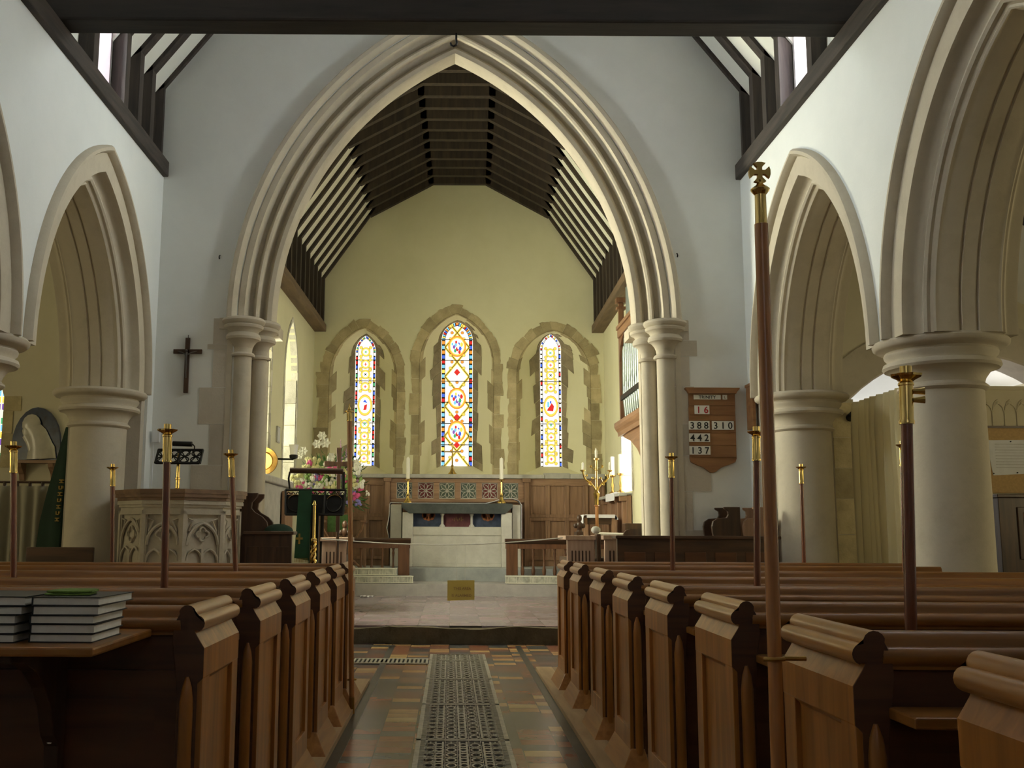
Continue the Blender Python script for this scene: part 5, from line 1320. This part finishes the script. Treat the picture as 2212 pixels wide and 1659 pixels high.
m = M(); m.lathe([(.017, 2.34), (.02, 2.44), (.012, 2.46), (.003, 2.49)], (2.215, 15.5), 10); m.build('candle', 'wax', t, True)
t = thing('credence_table', 'small dark table under a white cloth before the right sanctuary panelling', 'table', (2.33, 16.2, .19))
m = M(); m.box(2.09, 2.58, 16.05, 16.4, 1.44, 1.47); m.build('tabletop', 'dark_x', t)
m = M(); m.box(2.11, 2.56, 16.08, 16.38, 1.34, 1.44); m.build('apron', 'dark_x', t)
for x, y in ((2.12, 16.09), (2.55, 16.09), (2.12, 16.36), (2.55, 16.36)):
    m = M(); m.box(x - .025, x + .025, y - .025, y + .025, .19, 1.44); m.build('leg', 'oak', t)
m = M(); cloth(m, [(2.07, 1.36), (2.065, 1.44), (2.08, 1.485), (2.12, 1.492), (2.33, 1.49), (2.55, 1.492), (2.585, 1.485), (2.61, 1.44), (2.605, 1.42)], 16.02, 16.43, .008, .004); m.box(2.13, 2.57, 16.015, 16.025, 1.44, 1.492)
tag(m.build('table_cloth', 'white', None, True), 'white cloth folded over the small dark table at the right of the sanctuary', 'cloth')
XR = CW + chx(16.6)
t = thing('window_ledge_panelling', 'brown oak panelling with posts along the right chancel wall, under a cloth covered ledge', 'panelling', (XR, 16.8, .6))
m = M(); m.box(XR - .10, XR - .03, 15.9, 18.6, .38, 1.80); m.build('panel', 'oak', t)
for y in (15.95, 16.45, 17.1, 17.9):
    m = M(); m.box(XR - .16, XR - .09, y, y + .07, .38, 1.70); m.box(XR - .20, XR - .05, y - .03, y + .10, 1.70, 1.78); m.build('post', 'oak', t, bev=.006)
m = M(); m.box(XR - .22, XR - .0, 15.9, 18.6, 1.78, 1.83); m.build('ledge', 'shelf', t, bev=.006)
m = M(); m.box(XR - .23, XR - .02, 16.3, 17.2, 1.832, 1.846); m.box(XR - .234, XR - .224, 16.3, 17.2, 1.72, 1.846)
tag(m.build('ledge_cloth', 'white', None, bev=.004), 'white runner cloth on the right chancel window ledge, under the tall candles', 'cloth')
for x, y, l in ((XR - .15, 16.95, 'inner'), (XR - .10, 16.45, 'nearer')):
    t = thing('ledge_candlestick', '%s of two brass candlesticks with tall candles on the right chancel window ledge' % l, 'candlestick', (x, y, 1.848), 'ledge candlesticks')
    m = M(); m.lathe([(.07, 1.848), (.07, 1.86), (.03, 1.88), (.018, 1.92), (.028, 1.99), (.016, 2.04), (.016, 2.12), (.06, 2.14), (.06, 2.155), (.03, 2.16)], (x, y), 16); m.build('stem', 'brass_d', t, True)
    m = M(); m.lathe([(.036, 2.16), (.036, 2.46), (.008, 2.47)], (x, y), 14); m.build('candle', 'wax', t, True)

# ------------------------------------------------------------ organ
t = thing('organ_case', 'oak organ case with tin pipes, projecting from the right chancel wall behind the arch shafts', 'organ', (2.7, 13.8, 2.5))
def ox(y): return 2.56 + chx(y) * .4
OY0, OY1 = 12.3, 15.45
m = M(); m.box(2.58, 2.66, OY1 - .08, OY1, 2.66, 4.72); m.box(2.54, 2.70, OY1 - .12, OY1 + .04, 4.72, 4.80); m.box(2.55, 2.69, OY1 - .11, OY1 + .03, 4.62, 4.66); m.build('corner_post', 'orn', t, bev=.006)
m = M(); m.prism([(2.50, 2.80), (2.50, 2.86), (2.60, 2.86), (2.60, 2.66), (2.56, 2.66), (2.55, 2.72), (2.52, 2.76)], 'Y', OY0, OY1 + .05); m.box(2.6, 2.9, OY0, OY1, 2.66, 2.86); m.build('base_moulding', 'orn_y', t)
m = M(); m.box(2.55, 2.66, OY0, OY1 - .08, 4.16, 4.28); m.box(2.53, 2.66, OY0, OY1 - .08, 4.28, 4.34); m.build('upper_rail', 'orn_y', t, bev=.008)
m = M(); m.prism([(OY1 - .09, 4.16)] + [(OY1 - .09, 3.80)] + [(OY1 - .13, 3.86), (OY1 - .17, 4.02), (OY1 - .3, 4.12), (OY1 - .5, 4.16)], 'X', 2.58, 2.62); m.build('carved_bracket', 'orn', t)
m = M(); m.box(2.80, 2.83, OY0, OY1 - .02, 2.86, 5.0); m.build('back_board', 'dark', t)
m = M(); m.box(2.585, 2.61, OY0, OY1 - .08, 3.20, 3.27); m.build('pipe_stay', 'iron', t)
y = OY1 - .135; k = 0
while y > OY0 + .05:
    m = M(); r = .048; zt = 4.15
    m.lathe([(.010, 2.86), (r * .95, 3.18), (r, 3.19), (r, zt)], (2.655, y), 14)
    zm = 3.34 + .05 * (k % 3)
    m.add([(2.655 - r - .004, y - .018, zm), (2.655 - r - .004, y + .018, zm), (2.655 - r - .004, y + .014, zm + .07), (2.655 - r - .004, y, zm + .12), (2.655 - r - .004, y - .014, zm + .07), (2.655 - r + .012, y, zm + .02)], [(0, 1, 2, 3, 4), (0, 5, 1)])
    m.build('pipe', 'pipe', t, True); y -= .165; k += 1
y = OY1 - .15
while y > OY0 + .1:
    m = M(); m.lathe([(.042, 4.34), (.042, 4.95)], (2.72, y), 12); m.build('upper_pipe', 'pipe', t, True); y -= .11
m = M(); m.prism([(OY1 - .1, 2.66)] + [(OY1 - .1 - 1.2 * (1 - math.cos(a * PI / 16)), 2.66 - .55 * math.cos(a * PI / 16) + .0) for a in range(0, 8)] + [(OY1 - 1.2, 2.66)], 'X', 2.66, 2.70) if False else m.prism([(OY0, 2.66), (OY1 - .1, 2.66), (OY1 - .25, 2.62), (OY1 - .8, 2.52), (OY1 - 1.3, 2.36), (OY1 - 1.7, 2.14), (OY1 - 1.9, 1.9), (OY0, 1.9)], 'X', 2.60, 2.66); m.build('curved_brace', 'orn_y', t)

# ------------------------------------------------------------ hymn board
yb = YE - .03
t = thing('hymn_board', 'oak hymn number board with white number cards, hanging right of the chancel arch', 'hymn board', (2.88, yb, 1.86))
out = [(2.63, 2.735), (3.145, 2.735), (3.14, 2.02), (3.125, 1.98), (3.05, 1.95), (2.97, 1.92), (2.90, 1.868), (2.87, 1.862), (2.84, 1.868), (2.77, 1.92), (2.69, 1.95), (2.635, 1.98), (2.625, 2.02)]
m = M(); m.prism(out, 'Y', yb, YE - .007); m.build('board', 'board', t, bev=.003)
m = M(); m.prism([(2.63, 2.735), (3.15, 2.735), (3.165, 2.76), (3.19, 2.785), (3.19, 2.80), (2.59, 2.80), (2.59, 2.785), (2.615, 2.76)], 'Y', yb - .035, YE - .007); m.build('cornice', 'board', t)
m = M()
for z in (2.61, 2.50, 2.435, 2.305, 2.165, 2.035): m.box(2.64, 3.13, yb - .008, yb, z, z + .008)
m.box(2.852, 2.862, yb - .008, yb, 2.04, 2.61); m.build('card_rails', 'board', t)
def card(x0, x1, z0, z1, txt, sz, ink='ink', sp=None):
    m = M(); m.box(x0, x1, yb - .009, yb - .002, z0, z1); c = m.build('number_card', 'card', t)
    m = M()
    if sp:
        for i, ch in enumerate(txt): text_mesh(m, ch, x0 + (x1 - x0) * (i + .5) / len(txt) + sp, z0 + (z1 - z0) * .5 - sz * .5, sz, yb - .0105)
    else: text_mesh(m, txt, (x0 + x1) / 2, z0 + (z1 - z0) * .5 - sz * .5, sz, yb - .0105)
    m.build('lettering', ink, c)
card(2.685, 2.985, 2.672, 2.722, 'TRINITY', .036)
card(3.005, 3.055, 2.672, 2.722, 'L', .03, 'gilt_t')
card(2.69, 2.855, 2.508, 2.604, '16', .072, 'red', .004)
card(2.622, 2.852, 2.336, 2.43, '388', .072, 'ink', .0001); card(2.878, 3.118, 2.336, 2.43, '310', .072, 'ink', .0001)
card(2.622, 2.852, 2.200, 2.294, '442', .072, 'ink', .0001); card(2.622, 2.852, 2.060, 2.154, '137', .072, 'ink', .0001)
m = M(); text_mesh(m, 'PSALM', 2.86, 2.63, .020, yb - .002); text_mesh(m, 'HYMNS', 2.76, 2.455, .022, yb - .002); m.build('faded_heading', 'gilt_t', t)
t = thing('side_notice_board', 'narrow brown board on the right wall corner, mostly hidden behind the arch hood', 'board', (3.27, 11.05, 2.3))
m = M(); m.box(3.265, 3.295, 10.93, 11.16, 2.33, 2.80); m.build('board', 'board', t); m = M(); m.box(3.255, 3.295, 10.92, 11.17, 2.80, 2.83); m.build('cornice', 'board', t)
# ------------------------------------------------------------ left aisle
m = M(); m.prism([(-8.5, 0), (-5.80, 0), (-5.80, 1.95)] + [(x, z) for x, z in arch_outline(.2, .55, -5.62, 2.75, 8)][0:0] + [(-5.80, 3.2), (-5.45, 3.2), (-5.25, 2.75), (-5.25, 1.95), (-5.80, 1.95), (-5.80, 0), (-4.1, 0), (-4.1, 5.4), (-8.5, 5.4)], 'Y', 12.0, 12.3) if False else None
m.prism([(-8.5, 0), (-4.1, 0), (-4.1, 1.93), (-8.5, 1.93)], 'Y', 12, 12.3); m.prism([(-8.5, 1.93), (-6.05, 1.93), (-6.05, 2.75), (-5.95, 3.05), (-5.68, 3.3), (-5.40, 3.05), (-5.30, 2.75), (-5.30, 1.93), (-4.1, 1.93), (-4.1, 5.4), (-8.5, 5.4)], 'Y', 12, 12.3)
struct(m.build('wall_aisle_left_east', 'aisle_wall'))
m = M(); m.box(-8.5, -8.3, -3, 12.3, 0, 5.4); struct(m.build('wall_aisle_left', 'aisle_wall'))
m = M(); m.hexa([(-8.5, -3, 3.3), (-4.1, -3, 5.1), (-4.1, 12.3, 5.1), (-8.5, 12.3, 3.3), (-8.5, -3, 3.45), (-4.1, -3, 5.25), (-4.1, 12.3, 5.25), (-8.5, 12.3, 3.45)]); struct(m.build('ceiling_aisle_left', 'roof_plaster'))
m = M(); m.prism([(-6.03, 1.93), (-6.03, 2.75), (-5.95, 3.05), (-5.68, 3.28), (-5.40, 3.05), (-5.31, 2.75), (-5.31, 1.93)], 'Y', 12.2, 12.22)
w_ = struct(m.build('window_12', 'g_aw'))
m = M()
for i in range(7):
    for j in range(14):
        m.mi = (i * 5 + j * 3) % 5
        quad(m, -6.02 + i * .1 + .008, -6.02 + (i + 1) * .1 - .008, 1.95 + j * .085 + .006, 1.95 + (j + 1) * .085 - .006, 12.195)
m.build('coloured_quarries', ['g_gc', 'g_aw', 'g_gy', 'g_gg', 'g_gv'], w_)
m = M(); z = 1.93
while z < 2.75:
    z1 = min(z + RN.uniform(.15, .28), 2.78); m.box(-5.30, -5.30 + RN.uniform(.09, .22), 11.985, 12.02, z, z1 - .004); z = z1
m.build('quoin', 'rubble', w_)
for i, yy in enumerate((3.5, 8.2)):
    m = M(); m.box(-8.29, -8.27, yy - .5, yy + .5, 1.4, 3.0); struct(m.build('window_%d' % (13 + i), 'g_aisle'))
    m = M(); m.box(8.27, 8.29, yy - .5, yy + .5, 1.4, 3.0); struct(m.build('window_%d' % (15 + i), 'g_aisle'))
# glazed relief on a bracket shelf (plain veiled figure)
t = thing('glazed_relief', 'round topped blue glazed wall relief of a white veiled figure, in the left aisle', 'relief', (-4.87, 11.95, 2.0))
m = M(); el = [(-4.875 + .285 * math.cos(a * PI / 12), 2.19 + .45 * math.sin(a * PI / 12)) for a in range(0, 13)] + [(-5.16, 2.02), (-4.59, 2.02)]
m.prism(el, 'Y', 11.95, 11.998); m.build('blue_ground', 'blue', t, True, 30)
m = M()
m.tube([(-4.80, 11.93, 2.03), (-4.81, 11.925, 2.18), (-4.86, 11.92, 2.32), (-4.95, 11.92, 2.43)], .17, 12, .09)
m.ball((-4.93, 11.90, 2.43), .11, 14, 1., .7, 1.15); m.ball((-4.97, 11.885, 2.36), .075, 12, .8, .6, 1.1)
m.tube([(-4.72, 11.92, 2.03), (-4.73, 11.92, 2.15), (-4.80, 11.92, 2.25)], .10, 10, .08); m.tube([(-4.98, 11.90, 2.30), (-4.93, 11.87, 2.22), (-4.90, 11.87, 2.12)], .05, 8, .04)
m.v = [(x, min(11.948, 11.93 + (y - 11.92) * .42), max(z, 2.022)) for x, y, z in m.v]
m.build('veiled_figure', 'glaze', t, True, 60)
t = thing('bracket_shelf', 'small brown shelf on two brackets under the blue and white wall relief', 'shelf', (-4.85, 11.9, 1.78))
m = M(); m.box(-5.10, -4.57, 11.82, 11.998, 1.975, 2.008); m.build('shelf_board', 'oak_x', t)
for x in (-5.02, -4.65):
    m = M(); m.prism([(11.998, 1.975), (11.84, 1.975), (11.86, 1.93), (11.95, 1.85), (11.97, 1.78), (11.998, 1.77)], 'X', x - .03, x + .03); m.build('bracket', 'oak', t)
def curtain(name, label, p0, p1, z0, z1, mt, folds, amp, rod=True):
    t = thing(name, label, 'curtain', (p0[0], p0[1], z0))
    m = M(); n_ = folds * 8; d = Vector((p1[0] - p0[0], p1[1] - p0[1], 0)); nr = Vector((-d.y, d.x, 0)).normalized(); vs = []
    for j, z in enumerate((z1, z1 - .08, z1 - .35, (z0 + z1) / 2, z0)):
        for i in range(n_ + 1):
            w = i / n_; a = amp * (.5 + .5 * min(1, j / 2)) * (math.sin(w * folds * 2 * PI) + .35 * math.sin(w * folds * 4.7 + j * .5))
            p = Vector((p0[0], p0[1], z)) + d * w + nr * a; vs.append(p)
    k = n_ + 1
    m.add(vs, [(j * k + i, j * k + i + 1, (j + 1) * k + i + 1, (j + 1) * k + i) for j in range(4) for i in range(n_)])
    c = m.build('drape', mt, t, True, 80); md = c.modifiers.new('s', 'SOLIDIFY'); md.thickness = .006
    if rod:
        m = M(); m.tube([(p0[0], p0[1], z1 + .04), (p1[0], p1[1], z1 + .04)], .014, 8)
        for i in range(0, folds + 1): w = i / folds; q = Vector((p0[0], p0[1], z1 + .02)) + d * w; m.lathe([(.02, z1 - .005), (.02, z1 + .045)], (q.x, q.y), 8)
        m.build('rod', 'dark_x', t)
    return t
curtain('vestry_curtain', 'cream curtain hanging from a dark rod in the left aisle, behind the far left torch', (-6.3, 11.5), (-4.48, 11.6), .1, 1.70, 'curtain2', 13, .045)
# banner
t = thing('furled_banner', 'furled dark green banner with gold lettering leaning against the left column', 'banner', (-4.3, 11.3, 0))
m = M(); m.tube([(-4.50, 11.5, .02), (-4.28, 11.42, 2.42)], .014, 8); m.build('pole', 'oak', t, True)
m = M(); rows = [(2.35, -4.30, .02), (2.0, -4.33, .06), (1.6, -4.37, .10), (1.3, -4.39, .13), (.9, -4.40, .15), (.4, -4.42, .15)]
n_ = 14; vs = []
for z, x, w in rows:
    for i in range(n_): a = 2 * PI * i / n_; rr = w * (1 + .28 * math.sin(4 * a)); vs.append((x + rr * math.cos(a), 11.40 + rr * .5 * math.sin(a), z))
m.add(vs, [(j * n_ + i, j * n_ + (i + 1) % n_, (j + 1) * n_ + (i + 1) % n_, (j + 1) * n_ + i) for j in range(5) for i in range(n_)] + [list(range(n_)), list(range(5 * n_, 6 * n_))]); bn = m.build('cloth', 'banner', t, True, 70)
m = M()
for i, z in enumerate((1.72, 1.65, 1.58, 1.51, 1.44, 1.37, 1.30)):
    m = M()
    for q in ((0, .05, 0, .012), (0, .012, 0, .05), (.038, .05, .0, .05)) if i % 2 else ((0, .05, .036, .05), (.019, .031, .0, .05), (0, .05, 0, .012)): m.box(-4.335 - .003 * i + q[0] * .8, -4.335 - .003 * i + q[1] * .8, 11.325 - .002 * i, 11.37, z + q[2] * .8, z + q[3] * .8)
    m.build('gold_letter', 'gold', bn)
t = thing('aisle_bench', 'dark wooden bench standing between the left column and the pulpit', 'bench', (-3.82, 9.9, 0))
m = M(); m.box(-4.10, -3.45, 9.98, 10.02, .45, 1.04); m.build('backrest', 'dark_x', t, bev=.006); m = M(); m.box(-4.10, -3.45, 9.65, 10.0, .42, .46); m.build('seat', 'dark_x', t)
for x in (-4.10, -3.49):
    m = M(); m.box(x, x + .04, 9.65, 10.02, 0, .42); m.build('leg', 'dark', t)

# ------------------------------------------------------------ right aisle
o = arch_outline(0, 2.33, 6.1, 1.43, 16)
m = M(); m.prism([(x, z) for x, z in o if 4.2 < x < 8.4] + [(8.42, 1.6), (8.42, 0), (8.5, 0), (8.5, 5.4), (4.1, 5.4), (4.1, 0), (4.16, 0), (4.16, 1.43)], 'Y', 12, 12.5); struct(m.build('wall_aisle_right_east', 'aisle_wall'))
m = M(); m.box(4.141, 4.62, 11.6, 12.5, 0, 2.74); j_ = struct(m.build('wall_aisle_right_jamb', 'aisle_wall'))
m = M()
for i, (a, b, c) in enumerate(((0, .5, .40), (.5, .85, .26), (.85, 1.2, .44), (1.2, 1.6, .28), (1.6, 1.95, .42), (1.95, 2.3, .25), (2.3, 2.7, .38))): m.box(4.62 - c, 4.632, 11.585, 11.8, a + .004, b - .004)
m.build('quoin', 'rubble', j_)
t = thing('aisle_arch', 'broad plain buff arch across the right aisle, seen behind the big round column', 'arch', (6.1, 12, 1.43))
m = M(); arch_sweep(m, [(1.92, .5), (1.92, -.01), (1.94, -.03), (2.335, -.03), (2.335, .5)], 0, 6.1, 1.43, lambda a, d, z: (a, 12 + d, z), 16); m.build('arch_ring', 'ash', t, True)
m = M(); m.box(8.3, 8.5, -3, 16, 0, 5.4); struct(m.build('wall_aisle_right', 'aisle_wall'))
m = M(); m.hexa([(8.5, -3, 3.3), (4.1, -3, 5.1), (4.1, 16, 5.1), (8.5, 16, 3.3), (8.5, -3, 3.45), (4.1, -3, 5.25), (4.1, 16, 5.25), (8.5, 16, 3.45)]); struct(m.build('ceiling_aisle_right', 'roof_plaster'))
for i, y in enumerate((7.35, 7.75, 8.15, 8.55, 8.95, 9.35, 9.75)):
    m = M(); m.hexa([(8.28, y - .06, 3.20), (4.15, y - .06, 4.89), (4.15, y + .06, 4.89), (8.28, y + .06, 3.20), (8.28, y - .06, 3.375), (4.15, y - .06, 5.065), (4.15, y + .06, 5.065), (8.28, y + .06, 3.375)])
    tag(m.build('aisle_rafter', 'beam'), 'dark sloping aisle roof rafter at the far right edge, %s from the east' % ['seventh', 'sixth', 'fifth', 'fourth', 'third', 'second', 'first'][i], 'rafter', 'right aisle rafters')
m = M(); m.box(3.9, 8.5, 15.8, 16, 0, 5.4); struct(m.build('wall_chapel_east', 'plaster'))
m = M(); m.box(4.0, 4.1, 12.5, 15.8, 0, 5.4); struct(m.build('wall_chapel_left', 'plaster'))
m = M(); m.box(5.4, 7.0, 15.76, 15.79, 1.8, 3.2); w_ = struct(m.build('window_17', 'g_chapel'))
m = M()
for x in (5.9, 6.45): m.box(x - .04, x + .04, 15.70, 15.78, 1.8, 3.2)
m.build('mullion', 'ash', w_)
m = M(); m.box(8.2, 8.25, 13, 15, 1.5, 3.0); struct(m.build('window_18', 'g_chapel'))
curtain('aisle_curtain', 'tall cream curtain hanging between the two right columns', (4.5, 11.36), (4.5, 9.95), .1, 2.66, 'curtain', 9, .05, False)
m = M(); m.tube([(4.56, 11.57, 2.52), (4.56, 11.46, 2.545)], .045, 14); m.tube([(4.56, 11.6, 2.55), (4.56, 11.5, 2.54)], .015, 8)
tag(m.build('spot_lamp', 'iron', None, True), 'small black spot lamp fixed right of the far right column capital', 'lamp')
# the screen with tracery, the notice sheet and the dark cupboard below
t = thing('painted_screen', 'buff painted screen with blind tracery heads, beyond the big column at the right edge', 'screen', (6.6, 11.2, 1.75))
m = M(); m.box(5.83, 7.6, 11.2, 11.28, 0, 2.84); m.build('panel', 'paint', t)
m = M(); m.box(5.83, 7.6, 11.18, 11.2, 2.80, 2.84); m.build('top_rail', 'paint', t)
m = M()
for i in range(9):
    x = 5.86 + i * .135
    ar = arch_outline(.03, .09, x + .0675, 2.56, 5)
    m.tube([(u, 11.195, z) for u, z in ar], .008, 5); m.tube([(x, 11.195, 2.39), (x, 11.195, 2.56)], .008, 5); m.ball((x + .0675, 11.196, 2.655), .02, 8, 1, .4, 1)
    m.tube([(x, 11.195, 2.56), (x + .03, 11.195, 2.66), (x + .0675, 11.195, 2.69)], .006, 5)
m.build('tracery', 'paint', t, True)
t = thing('pin_board', 'tan pin board under the tracery, at the right edge of the picture', 'board', (6.7, 11.17, 1.66))
m = M(); m.box(5.825, 7.5, 11.17, 11.199, 1.66, 2.395); m.build('board', 'chip', t); m = M(); m.box(5.825, 7.5, 11.155, 11.17, 2.37, 2.395); m.build('edge_strip', 'dark_x', t)
t = thing('notice_sheet', 'large pale typed sheet pinned on the tan board at the right edge', 'notice', (6.3, 11.16, 1.85))
m = M(); m.hexa([(5.94, 11.163, 1.85), (6.9, 11.163, 1.90), (6.9, 11.169, 1.90), (5.94, 11.169, 1.85), (5.885, 11.163, 2.235), (6.9, 11.163, 2.245), (6.9, 11.169, 2.245), (5.885, 11.169, 2.235)]); s_ = m.build('sheet', 'sheet', t)
m = M()
for i in range(9):
    z = 2.19 - i * .032; m.box(5.98, 6.8 - .15 * (i % 3), 11.155, 11.163, z, z + .005)
m.build('typed_lines', 'shelf', s_)
for x, z in ((5.94, 1.87), (6.15, 2.22), (6.2, 1.88)):
    m = M(); m.ball((x, 11.152, z), .008, 8); m.build('pin', 'ink', t, True)
t = thing('dark_cupboard', 'very dark carved cupboard below the tan board at the right edge', 'cupboard', (6.6, 11.0, 0))
m = M(); m.box(5.83, 7.5, 10.9, 11.15, 0, 1.60); m.box(5.81, 7.5, 10.87, 11.15, 1.60, 1.635); m.build('body', 'dark', t, bev=.006)
for i in range(3):
    x = 6.02 + i * .5
    m = M(); m.box(x, x + .42, 10.885, 10.90, .95, 1.5); d_ = m.build('door', 'dark', t, bev=.008)
    m = M()
    for q in ((x + .06, x + .07, 1.02, 1.44), (x + .35, x + .36, 1.02, 1.44), (x + .06, x + .36, 1.43, 1.44), (x + .06, x + .36, 1.02, 1.03)): m.box(q[0], q[1], 10.880, 10.886, q[2], q[3])
    m.build('gilt_line', 'board', d_)

# ------------------------------------------------------------ render settings
wd = bpy.data.worlds.new('world'); SC.world = wd; wd.use_nodes = True
wd.node_tree.nodes['Background'].inputs['Color'].default_value = (.5, .55, .6, 1); wd.node_tree.nodes['Background'].inputs['Strength'].default_value = .3
SC.view_settings.view_transform = 'Standard'; SC.view_settings.look = 'None'; SC.view_settings.gamma = 1; SC.view_settings.exposure = .25
SC.view_settings.use_curve_mapping = False
SC.cycles.max_bounces = 8; SC.cycles.diffuse_bounces = 5; SC.cycles.glossy_bounces = 3; SC.cycles.sample_clamp_indirect = 6.
SC.cycles.use_denoising = True
